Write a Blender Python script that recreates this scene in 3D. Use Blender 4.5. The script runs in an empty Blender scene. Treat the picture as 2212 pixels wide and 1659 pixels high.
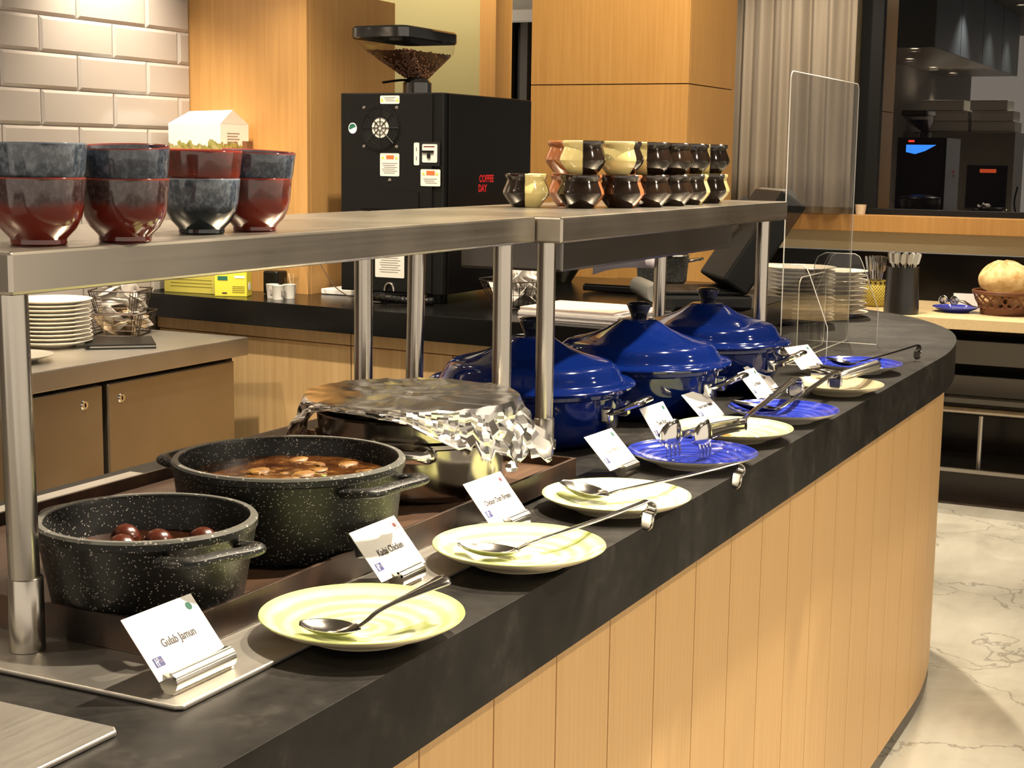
import bpy, bmesh, math, random
from math import sin, cos, pi, radians as R
from mathutils import Vector, Matrix, noise
random.seed(7)
scene = bpy.context.scene
COL = scene.collection

# ------------------------------------------------------------------ camera
F_PX, PITCH, ROLL, YAW, CAM_Z = 3303.24, .147748, .0142298, .456942, 1.48
fw = Vector((cos(PITCH)*cos(YAW), cos(PITCH)*sin(YAW), -sin(PITCH)))
rt = fw.cross(Vector((0, 0, 1))).normalized(); up = rt.cross(fw)
rt, up = cos(ROLL)*rt + sin(ROLL)*up, -sin(ROLL)*rt + cos(ROLL)*up
cam_data = bpy.data.cameras.new('camera'); cam = bpy.data.objects.new('camera', cam_data)
COL.objects.link(cam)
cam_data.sensor_fit = 'HORIZONTAL'; cam_data.sensor_width = 36; cam_data.lens = F_PX/2212*36
cam_data.clip_start = .05; cam_data.clip_end = 60
cam.matrix_world = Matrix(((rt.x, up.x, -fw.x, 0), (rt.y, up.y, -fw.y, 0), (rt.z, up.z, -fw.z, CAM_Z), (0, 0, 0, 1)))
scene.camera = cam

# ------------------------------------------------------------------ world, exposure
world = bpy.data.worlds.new('room_air'); scene.world = world; world.use_nodes = True
bg = world.node_tree.nodes['Background']; bg.inputs[0].default_value = (1, .86, .70, 1); bg.inputs[1].default_value = .35
scene.view_settings.view_transform = 'Standard'; scene.view_settings.look = 'None'
scene.view_settings.exposure = 2.0; scene.view_settings.gamma = 1; scene.view_settings.use_curve_mapping = False
WARM = (1.0, .85, .64)
# lamps: (x, y, z, aim, watts, cone degrees, blend, radius)
SPOTS = [
 (2.45, .62, 2.95, (1.45, 1.0, .92), 125, 60, .5, .03),
 (3.5, .62, 2.95, (2.45, 1.0, .92), 130, 60, .5, .03),
 (4.6, .66, 2.95, (3.55, 1.0, .92), 105, 62, .5, .03),
 (5.6, .9, 2.95, (4.8, 1.25, .92), 60, 62, .5, .03),
 (3.68, 3.0, 2.37, (3.74, 3.24, 1.62), 21, 84, .95, .03),
 (2.5, 3.0, 2.37, (2.7, 3.1, .9), 20, 90, .6, .03),
 (3.75, 2.7, 2.37, (3.95, 2.85, 1.05), 5, 80, .6, .03),  # unseen fill lamp added to brighten the veneer partition
 (5.2, 1.75, 2.95, (6.3, 2.5, 2.1), 46, 90, .8, .03),  # unseen fill lamp added for the veneered pillar
 (1.2, 3.05, 2.37, (1.25, 2.7, 1.8), 14, 100, .6, .03),
 (.2, 3.05, 2.37, (.3, 3.0, .9), 10, 100, .6, .03),
 (3.3, 1.9, 2.95, (3.9, 2.1, 1.0), 46, 80, .7, .03),  # unseen fill lamp added over the granite worktop and cupboards
 (2.7, 2.25, 2.95, (2.9, 2.4, .6), 60, 100, .7, .03),
 (1.3, 2.25, 2.95, (1.5, 2.2, .6), 30, 100, .7, .03),
 (.25, 2.25, 2.95, (.4, 2.2, .4), 30, 100, .7, .03),
 (6.7, 1.75, 2.95, (6.1, .7, -.19), 150, 80, .7, .03),
 (4.2, -.9, 2.95, (4.4, .85, .5), 16, 90, .8, .04),
 (2.4, -1.0, 2.95, (2.4, .8, .3), 42, 95, .8, .04),
 (7.4, 1.3, 2.95, (7.7, 1.2, .75), 60, 70, .7, .03),  # unseen fill lamp added above the ledge table
 (7.2, 2.2, 2.95, (8.1, 2.2, 1.4), 22, 80, .8, .03),  # unseen fill lamp added to light the curtain
 (4.9, 2.75, 2.95, (5.25, 2.95, 1.9), 30, 80, .8, .03),  # unseen fill lamp added to light the olive glass
]

# ------------------------------------------------------------------ geometry helpers
class G:
    def __init__(s): s.v = []; s.f = []
    def add(s, vs, fs, m=None):
        o = len(s.v); s.v += [tuple(m @ Vector(p)) if m else tuple(p) for p in vs]
        s.f += [tuple(i+o for i in q) for q in fs]; return s
    def box(s, x0, y0, z0, x1, y1, z1, m=None):
        return s.add([(x0,y0,z0),(x1,y0,z0),(x1,y1,z0),(x0,y1,z0),(x0,y0,z1),(x1,y0,z1),(x1,y1,z1),(x0,y1,z1)],
                     [(0,3,2,1),(4,5,6,7),(0,1,5,4),(1,2,6,5),(2,3,7,6),(3,0,4,7)], m)
    def prism(s, poly, z0, z1, m=None):
        n = len(poly)
        return s.add([(x,y,z0) for x,y in poly]+[(x,y,z1) for x,y in poly],
                     [tuple(range(n-1,-1,-1)), tuple(range(n,2*n))]+[(i,(i+1)%n,n+(i+1)%n,n+i) for i in range(n)], m)
    def lathe(s, prof, n=48, m=None, closed=False, cap=True):
        vs = []; fs = []; k = len(prof)
        for r, z in prof:
            vs += [(r*cos(2*pi*i/n), r*sin(2*pi*i/n), z) for i in range(n)]
        for a in range(k if closed else k-1):
            b = (a+1) % k
            for i in range(n):
                j = (i+1) % n; fs.append((a*n+i, a*n+j, b*n+j, b*n+i))
        if cap and not closed:
            fs.append(tuple(range(n-1,-1,-1))); fs.append(tuple(range((k-1)*n, k*n)))
        return s.add(vs, fs, m)
    def tube(s, pts, r, n=8, closed=False, flat=None):
        P = [Vector(p) for p in pts]; k = len(P); vs = []; fs = []
        rr = r if isinstance(r, (list, tuple)) else [r]*k
        prev = None
        for i in range(k):
            if closed: t = P[(i+1)%k]-P[i-1]
            else: t = P[min(i+1,k-1)]-P[max(i-1,0)]
            t.normalize()
            ref = Vector((0,0,1)) if abs(t.z) < .95 else Vector((1,0,0))
            a = t.cross(ref).normalized(); b = t.cross(a)
            if prev is not None and not flat:
                a = (prev - t*prev.dot(t)).normalized(); b = t.cross(a)
            prev = a
            ra, rb = (flat[0], flat[1]) if flat else (rr[i], rr[i])
            for j in range(n):
                q = 2*pi*j/n; vs.append(P[i]+a*ra*cos(q)+b*rb*sin(q))
        for i in range(k if closed else k-1):
            l = (i+1) % k
            for j in range(n):
                h = (j+1) % n; fs.append((i*n+j, i*n+h, l*n+h, l*n+j))
        if not closed: fs += [tuple(range(n-1,-1,-1)), tuple(range((k-1)*n, k*n))]
        return s.add(vs, fs)
    def cyl(s, p0, p1, r, n=16): return s.tube([p0, p1], r, n)
    def disc(s, c, r, n=24, m=None):
        return s.add([(c[0]+r*cos(2*pi*i/n), c[1]+r*sin(2*pi*i/n), c[2]) for i in range(n)], [tuple(range(n))], m)
    def grid(s, rows, close=False):
        a = len(rows); b = len(rows[0]); fs = []
        for i in range(a-1):
            for j in range(b if close else b-1):
                k = (j+1) % b; fs.append((i*b+j, i*b+k, (i+1)*b+k, (i+1)*b+j))
        return s.add([p for r in rows for p in r], fs)
    def mesh(s, name, fix=True, smooth=True, ang=35):
        me = bpy.data.meshes.new(name); me.from_pydata(s.v, [], s.f)
        if fix:
            bm = bmesh.new(); bm.from_mesh(me); bmesh.ops.recalc_face_normals(bm, faces=bm.faces); bm.to_mesh(me); bm.free()
        if smooth:
            me.shade_smooth(); me.set_sharp_from_angle(angle=R(ang))
        return me
    def build(s, name, mat, parent=None, smooth=True, ang=35, bevel=0, seg=2, solid=0, sub=0, loc=None, rot=None, fix=True):
        o = bpy.data.objects.new(name, s.mesh(name, fix, smooth, ang)); COL.objects.link(o)
        o.data.materials.append(mat)
        if parent: o.parent = parent
        if loc: o.location = loc
        if rot: o.rotation_euler = rot
        if solid:
            q = o.modifiers.new('thickness', 'SOLIDIFY'); q.thickness = solid; q.offset = 0
        if sub:
            q = o.modifiers.new('round', 'SUBSURF'); q.levels = sub; q.render_levels = sub
        if bevel:
            q = o.modifiers.new('edge', 'BEVEL'); q.width = bevel; q.segments = seg; q.limit_method = 'ANGLE'; q.angle_limit = R(40)
        return o

def tag(o, label=None, cat=None, group=None, kind=None):
    if label: o['label'] = label
    if cat: o['category'] = cat
    if group: o['group'] = group
    if kind: o['kind'] = kind
    return o
def thing(name, label, cat, loc=(0,0,0), rz=0, group=None, mat=None):
    o = bpy.data.objects.new(name, None); COL.objects.link(o); o.empty_display_size = .05
    if mat is not None: o.matrix_world = mat
    else: o.location = loc; o.rotation_euler = (0, 0, rz)
    return tag(o, label, cat, group)
def dup(src, parent=None, loc=None, rz=None, label=None, cat=None, group=None):
    c = src.copy(); COL.objects.link(c); c.parent = parent
    if loc is not None: c.location = loc
    if rz is not None: c.rotation_euler = (0, 0, rz)
    for ch in list(src.children): dup(ch, c)
    if label: c['label'] = label
    if cat: c['category'] = cat
    if group: c['group'] = group
    return c
def struct(o): o['kind'] = 'structure'; return o
def frame(o, x, y):
    x = Vector(x).normalized(); y = Vector(y); y = (y - x*y.dot(x)).normalized(); z = x.cross(y)
    return Matrix(((x.x,y.x,z.x,o[0]),(x.y,y.y,z.y,o[1]),(x.z,y.z,z.z,o[2]),(0,0,0,1)))
def catmull(P, n=8, closed=False):
    out = []; k = len(P); P = [Vector(p) for p in P]
    for i in range(k if closed else k-1):
        g = lambda j: P[j % k] if closed else P[max(0, min(k-1, j))]
        p0, p1, p2, p3 = g(i-1), g(i), g(i+1), g(i+2)
        for t in [q/n for q in range(n)]:
            out.append(.5*((2*p1)+(p2-p0)*t+(2*p0-5*p1+4*p2-p3)*t*t+(3*p1-p0-3*p2+p3)*t**3))
    if not closed: out.append(P[-1])
    return out
def rrect(w, h, r, n=4):
    out = []
    for cx, cy, a in ((w/2-r,h/2-r,0),(-w/2+r,h/2-r,90),(-w/2+r,-h/2+r,180),(w/2-r,-h/2+r,270)):
        out += [(cx+r*cos(R(a+90*i/n)), cy+r*sin(R(a+90*i/n))) for i in range(n+1)]
    return out
_txt = {}
def text_mesh(body, size, squeeze=1.0, bold=0):
    cu = bpy.data.curves.new('lettering', 'FONT'); cu.body = body; cu.size = size
    cu.align_x = 'CENTER'; cu.align_y = 'CENTER'; cu.extrude = .00012; cu.resolution_u = 3; cu.offset = bold
    o = bpy.data.objects.new('lettering', cu); COL.objects.link(o)
    dg = bpy.context.evaluated_depsgraph_get(); me = bpy.data.meshes.new_from_object(o.evaluated_get(dg))
    bpy.data.objects.remove(o); bpy.data.curves.remove(cu)
    if squeeze != 1: me.transform(Matrix.Diagonal((squeeze, 1, 1, 1)))
    return me
def text(body, size, mat, parent, m, squeeze=1.0, name='lettering', bold=0):
    me = text_mesh(body, size, squeeze, bold); me.materials.clear(); me.materials.append(mat)
    o = bpy.data.objects.new(name, me); COL.objects.link(o); o.parent = parent; o.matrix_local = m
    return o

# ------------------------------------------------------------------ materials
def mat(name, col, rough=.5, metal=0, spec=.5, coat=0, emit=None, estr=0, trans=0, ior=1.5, alpha=1, aniso=0, coatr=.05):
    m = bpy.data.materials.new(name); m.use_nodes = True
    b = m.node_tree.nodes['Principled BSDF']; I = b.inputs
    I['Base Color'].default_value = (*col, 1); I['Roughness'].default_value = rough; I['Metallic'].default_value = metal
    I['Specular IOR Level'].default_value = spec; I['Coat Weight'].default_value = coat; I['Coat Roughness'].default_value = coatr
    I['IOR'].default_value = ior; I['Transmission Weight'].default_value = trans; I['Alpha'].default_value = alpha
    I['Anisotropic'].default_value = aniso
    if emit: I['Emission Color'].default_value = (*emit, 1); I['Emission Strength'].default_value = estr
    return m
def nd(m, t): return m.node_tree.nodes.new(t)
def lk(m, a, b): m.node_tree.links.new(a, b)
def bsdf(m): return m.node_tree.nodes['Principled BSDF']
def coords(m, scale=(1,1,1), space='Object', rot=(0,0,0)):
    tc = nd(m, 'ShaderNodeTexCoord'); mp = nd(m, 'ShaderNodeMapping')
    mp.inputs['Scale'].default_value = scale; mp.inputs['Rotation'].default_value = rot
    lk(m, tc.outputs[space], mp.inputs['Vector']); return mp.outputs['Vector']
def noise_tex(m, vec, scale=5, detail=4, rough=.5, dist=0):
    n = nd(m, 'ShaderNodeTexNoise'); n.inputs['Scale'].default_value = scale; n.inputs['Detail'].default_value = detail
    n.inputs['Roughness'].default_value = rough; n.inputs['Distortion'].default_value = dist
    lk(m, vec, n.inputs['Vector']); return n.outputs['Fac']
def ramp(m, fac, stops, interp='LINEAR'):
    r = nd(m, 'ShaderNodeValToRGB'); r.color_ramp.interpolation = interp; e = r.color_ramp.elements
    while len(e) < len(stops): e.new(.5)
    for k, (p, c) in enumerate(stops): e[k].position = p; e[k].color = (*c, 1)
    lk(m, fac, r.inputs['Fac']); return r.outputs['Color']
def bump(m, h, strength=.2, dist=.002):
    b = nd(m, 'ShaderNodeBump'); b.inputs['Strength'].default_value = strength; b.inputs['Distance'].default_value = dist
    lk(m, h, b.inputs['Height']); lk(m, b.outputs['Normal'], bsdf(m).inputs['Normal'])
def mixc(m, f, a, b):
    x = nd(m, 'ShaderNodeMix'); x.data_type = 'RGBA'
    for s, q in ((0, f), (6, a), (7, b)):
        if hasattr(q, 'links'): lk(m, q, x.inputs[s])
        elif s == 0: x.inputs[0].default_value = q
        else: x.inputs[s].default_value = (*q, 1)
    return x.outputs[2]
def mth(m, op, a, b=0.0):
    x = nd(m, 'ShaderNodeMath'); x.operation = op
    for k, q in enumerate((a, b)):
        if hasattr(q, 'links'): lk(m, q, x.inputs[k])
        else: x.inputs[k].default_value = q
    return x.outputs[0]
def wood(name, c1, c2, rough=.4, sc=(70,70,2.2), spec=.4):
    m = mat(name, c1, rough, spec=spec); v = coords(m, sc)
    n1 = noise_tex(m, v, 1, 5, .6); v2 = coords(m, (3,3,.5)); n2 = noise_tex(m, v2, 1.2, 2)
    f = mth(m, 'ADD', mth(m, 'MULTIPLY', n1, .75), mth(m, 'MULTIPLY', n2, .3))
    lk(m, ramp(m, f, [(.3, c2), (.7, c1)]), bsdf(m).inputs['Base Color']); bump(m, n1, .06, .001)
    return m
def steel(name, col, rough=.28, sc=(2,160,160), var=.12):
    m = mat(name, col, rough, 1); v = coords(m, sc); n = noise_tex(m, v, 1, 4, .6)
    v2 = coords(m, (5,5,5)); n2 = noise_tex(m, v2, 1, 3)
    r = mth(m, 'ADD', mth(m, 'MULTIPLY', n, var), mth(m, 'ADD', mth(m, 'MULTIPLY', n2, var), rough-var))
    lk(m, r, bsdf(m).inputs['Roughness'])
    lk(m, ramp(m, n2, [(.25, tuple(c*.82 for c in col)), (.75, col)]), bsdf(m).inputs['Base Color']); bump(m, n, .04, .0006)
    return m
def rings(name, c1, c2, sc, rough=.12, ringy=.12):
    m = mat(name, c1, rough, coat=.6); v = coords(m)
    sx = nd(m, 'ShaderNodeSeparateXYZ'); lk(m, v, sx.inputs[0])
    d = mth(m, 'SQRT', mth(m, 'ADD', mth(m, 'POWER', sx.outputs[0], 2), mth(m, 'POWER', sx.outputs[1], 2)))
    n = noise_tex(m, v, 18, 3)
    w = mth(m, 'SINE', mth(m, 'ADD', mth(m, 'MULTIPLY', d, sc), mth(m, 'MULTIPLY', n, 1.6)))
    f = mth(m, 'ADD', mth(m, 'MULTIPLY', w, .35), mth(m, 'MULTIPLY', n, 1.0))
    lk(m, ramp(m, f, [(.2, c2), (.8, c1)]), bsdf(m).inputs['Base Color']); bump(m, w, ringy, .0015)
    return m

WOOD = wood('honey_veneer', (.60,.345,.125), (.47,.25,.08))
WOODP = wood('pillar_veneer', (.58,.32,.10), (.46,.235,.065), rough=.35)
PLANK = wood('plank_veneer', (.74,.475,.21), (.63,.38,.155), rough=.45, sc=(120,120,2.0))
LAMIN = wood('cabinet_laminate', (.66,.46,.23), (.48,.30,.13), rough=.42, sc=(55,55,1.6))
PALEW = wood('pale_table_wood', (.66,.52,.30), (.56,.42,.23), rough=.35, sc=(3,60,60))
BOARD = wood('dark_tray_board', (.095,.052,.030), (.045,.024,.015), rough=.4, sc=(4,60,60))
STEEL = steel('brushed_steel', (.44,.40,.34), .30)
STEELV = steel('post_steel', (.44,.41,.36), .22, sc=(120,120,1.5))
STEELT = steel('worktop_steel', (.60,.57,.52), .40, var=.10)
STEELD = steel('door_steel', (.46,.40,.31), .42)
DARKST = steel('heater_steel', (.20,.185,.17), .34)
CHROME = mat('chrome', (.80,.78,.74), .10, 1)
SPOON = mat('spoon_steel', (.62,.60,.56), .13, 1)
POTST = steel('pan_steel', (.36,.33,.29), .16, sc=(20,20,150))
TRAY = mat('tray_iron', (.055,.035,.025), .38, .35)
_v = coords(TRAY, (9,9,9)); lk(TRAY, ramp(TRAY, noise_tex(TRAY, _v, 1.5, 5), [(.35, (.014,.009,.007)), (.7, (.075,.038,.021))]), bsdf(TRAY).inputs['Base Color'])
STONE = mat('black_stone', (.012,.012,.011), .5, spec=.16)
_v = coords(STONE, (1,1,1)); _n = noise_tex(STONE, _v, 9, 9, .75); _n2 = noise_tex(STONE, _v, 140, 2)
lk(STONE, ramp(STONE, _n, [(.36, (.009,.0085,.008)), (.55, (.020,.018,.016)), (.70, (.048,.043,.037))]), bsdf(STONE).inputs['Base Color'])
lk(STONE, mth(STONE, 'ADD', mth(STONE, 'MULTIPLY', _n, .25), .32), bsdf(STONE).inputs['Roughness']); bump(STONE, _n2, .10, .0006)
STONEB = mat('black_granite', (.004,.004,.004), .22, spec=.3)
def speckle(name, base, fleck, sc=430, th=.36, rough=.38):
    m = mat(name, base, rough, spec=.3); v = coords(m)
    vo = nd(m, 'ShaderNodeTexVoronoi'); vo.inputs['Scale'].default_value = sc; lk(m, v, vo.inputs['Vector'])
    nz = noise_tex(m, v, 30, 3)
    wn = nd(m, 'ShaderNodeTexWhiteNoise'); lk(m, vo.outputs['Position'], wn.inputs['Vector'])
    near = mth(m, 'LESS_THAN', vo.outputs['Distance'], th); pick = mth(m, 'GREATER_THAN', wn.outputs['Value'], .80)
    f = mth(m, 'MULTIPLY', near, pick)
    lk(m, mixc(m, f, base, fleck), bsdf(m).inputs['Base Color']); return m
SPECK = speckle('speckled_nonstick', (.008,.008,.0075), (.30,.28,.25))
BLUE = mat('blue_enamel', (.002,.010,.088), .07, spec=.45, coat=.15)
BLACKP = mat('black_plastic', (.006,.006,.006), .3, spec=.3)
KNOB = mat('dark_knob', (.006,.007,.012), .15, coat=.3)
LIME = rings('lime_glaze', (.80,.84,.46), (.66,.74,.25), 300, ringy=.06)
LIME2 = rings('pale_lime_glaze', (.80,.83,.52), (.70,.75,.34), 300, ringy=.06)
CREAMC = mat('cream_ceramic', (.62,.54,.36), .25, coat=.3)
BLUEP = rings('blue_glaze', (.03,.055,.46), (.012,.022,.26), 420, rough=.14, ringy=.35)
WHITEC = mat('white_ceramic', (.80,.74,.62), .18, coat=.4)
PAPER = mat('white_card', (.82,.80,.76), .55)
INK = mat('brown_ink', (.025,.015,.012), .6)
INKP = mat('faded_ink', (.26,.23,.21), .6)
GREEN = mat('green_print', (.015,.12,.075), .5)
RED = mat('dark_red_print', (.13,.008,.012), .5)
REDL = mat('pink_print_line', (.6,.25,.25), .5)
NAVY = mat('navy_print', (.02,.022,.15), .5)
WHITE = mat('white_print', (.85,.85,.85), .5)
FOIL = mat('aluminium_foil', (.90,.88,.84), .2, 1)
ALU = mat('satin_aluminium', (.66,.63,.56), .26, 1)
def acrylic():
    m = mat('clear_acrylic', (1,1,1), .02); nt = m.node_tree
    t = nd(m, 'ShaderNodeBsdfTransparent'); t.inputs[0].default_value = (.955,.95,.935,1)
    g = nd(m, 'ShaderNodeBsdfGlossy'); g.inputs['Roughness'].default_value = .02
    fr = nd(m, 'ShaderNodeFresnel'); gm = nd(m, 'ShaderNodeNewGeometry'); lk(m, mth(m, 'ADD', mth(m, 'MULTIPLY', gm.outputs['Backfacing'], 1/1.45-1.45), 1.45), fr.inputs[0]); mx = nd(m, 'ShaderNodeMixShader')
    lk(m, fr.outputs[0], mx.inputs[0]); lk(m, t.outputs[0], mx.inputs[1]); lk(m, g.outputs[0], mx.inputs[2])
    lk(m, mx.outputs[0], nt.nodes['Material Output'].inputs[0]); return m
ACRYL = acrylic()
ACEDGE = mat('acrylic_edge_light', (.85,.82,.74), .3)  # pale colour stands in for the light that acrylic edges gather
GLASSB = mat('night_window_glass', (.002,.002,.003), .0, spec=.8, ior=1.75)
# ------------------------------------------------------------------ more materials for the setting
TILE = mat('grey_glazed_tile', (.44,.40,.37), .16, coat=.4)
GROUT = mat('tile_grout', (.30,.27,.24), .8)
MARBLE = mat('pale_marble', (.55,.52,.44), .16, coat=.2)
_v = coords(MARBLE, (1,1,1)); _n = noise_tex(MARBLE, _v, 1.6, 9, .62, 1.2); _n3 = noise_tex(MARBLE, coords(MARBLE, (1.2,5,1)), 1.2, 4)
_vo = nd(MARBLE, 'ShaderNodeTexVoronoi'); _vo.feature = 'DISTANCE_TO_EDGE'; _vo.inputs['Scale'].default_value = 1.7
_nn = nd(MARBLE, 'ShaderNodeTexNoise'); _nn.inputs['Scale'].default_value = 4; _nn.inputs['Detail'].default_value = 7; lk(MARBLE, _v, _nn.inputs['Vector'])
_vm = nd(MARBLE, 'ShaderNodeVectorMath'); _vm.operation = 'MULTIPLY_ADD'; lk(MARBLE, _nn.outputs['Color'], _vm.inputs[0]); _vm.inputs[1].default_value = (.45,.45,.45); lk(MARBLE, _v, _vm.inputs[2])
lk(MARBLE, _vm.outputs[0], _vo.inputs['Vector'])
_base = ramp(MARBLE, mth(MARBLE, 'ADD', mth(MARBLE, 'MULTIPLY', _n, .6), mth(MARBLE, 'MULTIPLY', _n3, .4)), [(.30, (.30,.285,.24)), (.5, (.48,.46,.39)), (.72, (.62,.60,.53))])
_crk = ramp(MARBLE, _vo.outputs['Distance'], [(0, (.45,.45,.45)), (.012, (1,1,1))])
_mx = nd(MARBLE, 'ShaderNodeMix'); _mx.data_type = 'RGBA'; _mx.blend_type = 'MULTIPLY'; _mx.inputs[0].default_value = .8
lk(MARBLE, _base, _mx.inputs[6]); lk(MARBLE, _crk, _mx.inputs[7]); lk(MARBLE, _mx.outputs[2], bsdf(MARBLE).inputs['Base Color'])
DMARB = mat('dark_marble', (.05,.04,.033), .14)
_v = coords(DMARB, (1,1,1)); lk(DMARB, ramp(DMARB, noise_tex(DMARB, _v, 2.5, 8, .6, 1.5), [(.35, (.028,.021,.017)), (.75, (.10,.08,.065))]), bsdf(DMARB).inputs['Base Color'])
BLACK = mat('matt_black', (.004,.004,.004), .5, spec=.25)
BLACKG = mat('gloss_black_panel', (.004,.0035,.0035), .2, spec=.3)
OLIVE = mat('back_painted_glass', (.44,.38,.17), .35, coat=.3)
PLASTER = mat('beige_plaster', (.36,.31,.20), .7)
WHITEP = mat('white_paint', (.62,.60,.55), .6)
CEIL = mat('ceiling_paint', (.12,.11,.10), .7)
CURT = mat('taupe_curtain', (.30,.25,.195), .85)
_v = coords(CURT, (1,300,300)); bump(CURT, noise_tex(CURT, _v, 1, 2), .15, .001)
PANELB = mat('slate_blue_panel', (.10,.13,.17), .4)
SLATE = mat('dark_step_stone', (.03,.028,.026), .35)
GREYB = mat('grey_band', (.12,.115,.10), .45)
LAMPM = mat('lamp_glow', (1,1,1), .5, emit=(1,.86,.66), estr=12)
SHELL = mat('lamp_trim_white', (.7,.68,.64), .4)

# ------------------------------------------------------------------ setting
FZ = -.19
o = struct(G().box(-3,-5,FZ-.1,7.6,4.2,FZ).build('floor', MARBLE, smooth=False)); floor = o
o = struct(G().box(7.6,-5,FZ-.1,9.5,4.2,FZ).build('floor_border', DMARB, smooth=False)); o.name = 'floor.001'
struct(G().box(-3,-5,3.0,9.5,4.2,3.1).build('ceiling', CEIL, smooth=False))
# tiled wall on the left
TW = 3.24
wl = struct(G().box(-2,TW,FZ,4.139,TW+.12,3.0).build('wall_left', GROUT, smooth=False))
def tile_mesh(w):
    h = .1035; t = .009; b = .010; g = G()
    g.add([(0,0,0),(w,0,0),(w,0,h),(0,0,h),(0,-t*.45,0),(w,-t*.45,0),(w,-t*.45,h),(0,-t*.45,h),(b,-t,b),(w-b,-t,b),(w-b,-t,h-b),(b,-t,h-b)],
          [(0,1,5,4),(1,2,6,5),(2,3,7,6),(3,0,4,7),(4,5,9,8),(5,6,10,9),(6,7,11,10),(7,4,8,11),(8,9,10,11)])
    me = g.mesh('tile', smooth=False); me.materials.append(TILE); return me
full = tile_mesh(.312)
for r in range(-7, 4):
    z = 1.6565 + .105*r
    x = 3.606 - .3147*4 + (.157 if r % 2 else 0)
    while x < 4.13:
        me = full if x+.312 <= 4.136 else tile_mesh(4.136-x)
        t = bpy.data.objects.new('tile', me); COL.objects.link(t); t.parent = wl; t.location = (x, TW, z); x += .3147

# wooden partition block beside the tiles
p = thing('wooden_partition', 'tall honey veneer partition block beside the grey tiles', 'partition', (4.14, 2.777, FZ))
G().box(.02,0.02,0,.55,.75,2.19).build('core', BLACK, p, smooth=False)
G().box(0,0,.0,.02,.62,2.19).build('front_panel', WOOD, p, smooth=False, bevel=.002)
G().box(.021,0,.0,.55,.019,2.19).build('side_panel', WOOD, p, smooth=False, bevel=.002)
# olive glass screen, wooden jamb and dark corridor behind
struct(G().box(5.30,2.752,FZ,5.33,4.1,3.0).build('wall_back', OLIVE, smooth=False))
struct(G().box(5.29,2.744,FZ,5.34,2.752,3.0).build('trim_1', mat('green_glass_edge', (.12,.15,.09), .15), smooth=False))
struct(G().box(5.26,2.675,FZ,5.40,2.744,3.0).build('trim_2', WOODP, smooth=False, bevel=.002))
struct(G().box(6.7,3.05,2.14,7.0,4.1,3.0).build('trim_3', WHITEP, smooth=False))
struct(G().box(6.62,3.05,2.115,6.7,4.1,2.165).build('trim_4', WHITE, smooth=False, bevel=.004))
d = struct(G().box(7.20,3.05,FZ,7.25,4.1,2.6).build('door_1', BLACKG, smooth=False))
for k in range(5):
    G().box(7.16,3.46+.09*k,FZ,7.20,3.50+.09*k,2.6).build('door_strip', mat('dark_taupe_strip', (.07,.06,.05), .4) if k == 0 else bpy.data.materials['dark_taupe_strip'], d, smooth=False)
# panelled pillar
p = thing('veneered_pillar', 'broad honey veneer pillar with a horizontal joint behind the pot shelf', 'pillar', (6.30, 2.277, FZ))
PW, PD = .747, .63; zs = 1.798-FZ
G().box(.015,.015,0,PD-.01,PW-.01,3.18).build('core', BLACK, p, smooth=False)
for nm, z0, z1 in (('front_panel', 0, zs-.002), ('front_panel', zs+.002, 3.18)):
    G().box(0,0,z0,.015,PW,z1).build(nm, WOODP, p, smooth=False, bevel=.0015)
for nm, z0, z1 in (('side_panel', 0, zs-.002), ('side_panel', zs+.002, 3.18)):
    G().box(.0155,0,z0,PD,.0145,z1).build(nm, WOODP, p, smooth=False, bevel=.0015)

# window wall
WX = 8.25
w = struct(G().box(WX+.02,-5,FZ,WX+.2,4.1,1.0).build('wall_far', BLACKG, smooth=False))
G().box(WX-.02,-5,1.008,WX+.2,4.1,1.112).build('plaster_band', PLASTER, w, smooth=False)
G().box(WX+.02,2.02,1.2,WX+.2,4.1,3.0).build('plaster_panel', PLASTER, w, smooth=False)
struct(G().box(WX-.12,-5,1.112,WX+.2,4.1,1.200).build('trim_5', wood('sill_wood', (.40,.215,.065), (.31,.155,.042)), smooth=False, bevel=.003))
wn = thing('window_1', None, None, (WX, 0, 0)); struct(wn)
G().box(0.0,-4.9,1.2,.06,2.02,1.232).build('frame_rail', BLACK, wn, smooth=False, bevel=.002)
G().box(0.0,1.905,1.232,.06,2.02,3.0).build('frame_post', BLACK, wn, smooth=False, bevel=.002)
G().box(0.03,-4.9,1.232,.05,1.905,3.0).build('pane', GLASSB, wn, smooth=False)
# curtain
rows = []; n = 240
for k in range(9):
    z = 1.203+1.79*k/8; row = []
    for i in range(n+1):
        t = i/n; y = 2.005+1.0*t
        a = .024*sin(y*62+.6*sin(y*17)+.25*k*sin(y*5))+.016*sin(y*31+1.3)+.008*sin(y*120)
        row.append((8.085+a, y, z))
    rows.append(row)
cu = G().grid(rows).build('curtain', CURT, solid=.002, ang=80)
tag(cu, 'floor of taupe pleated fabric hanging beside the dark window' if 0 else 'taupe pleated curtain hanging beside the dark window', 'curtain')

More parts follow.
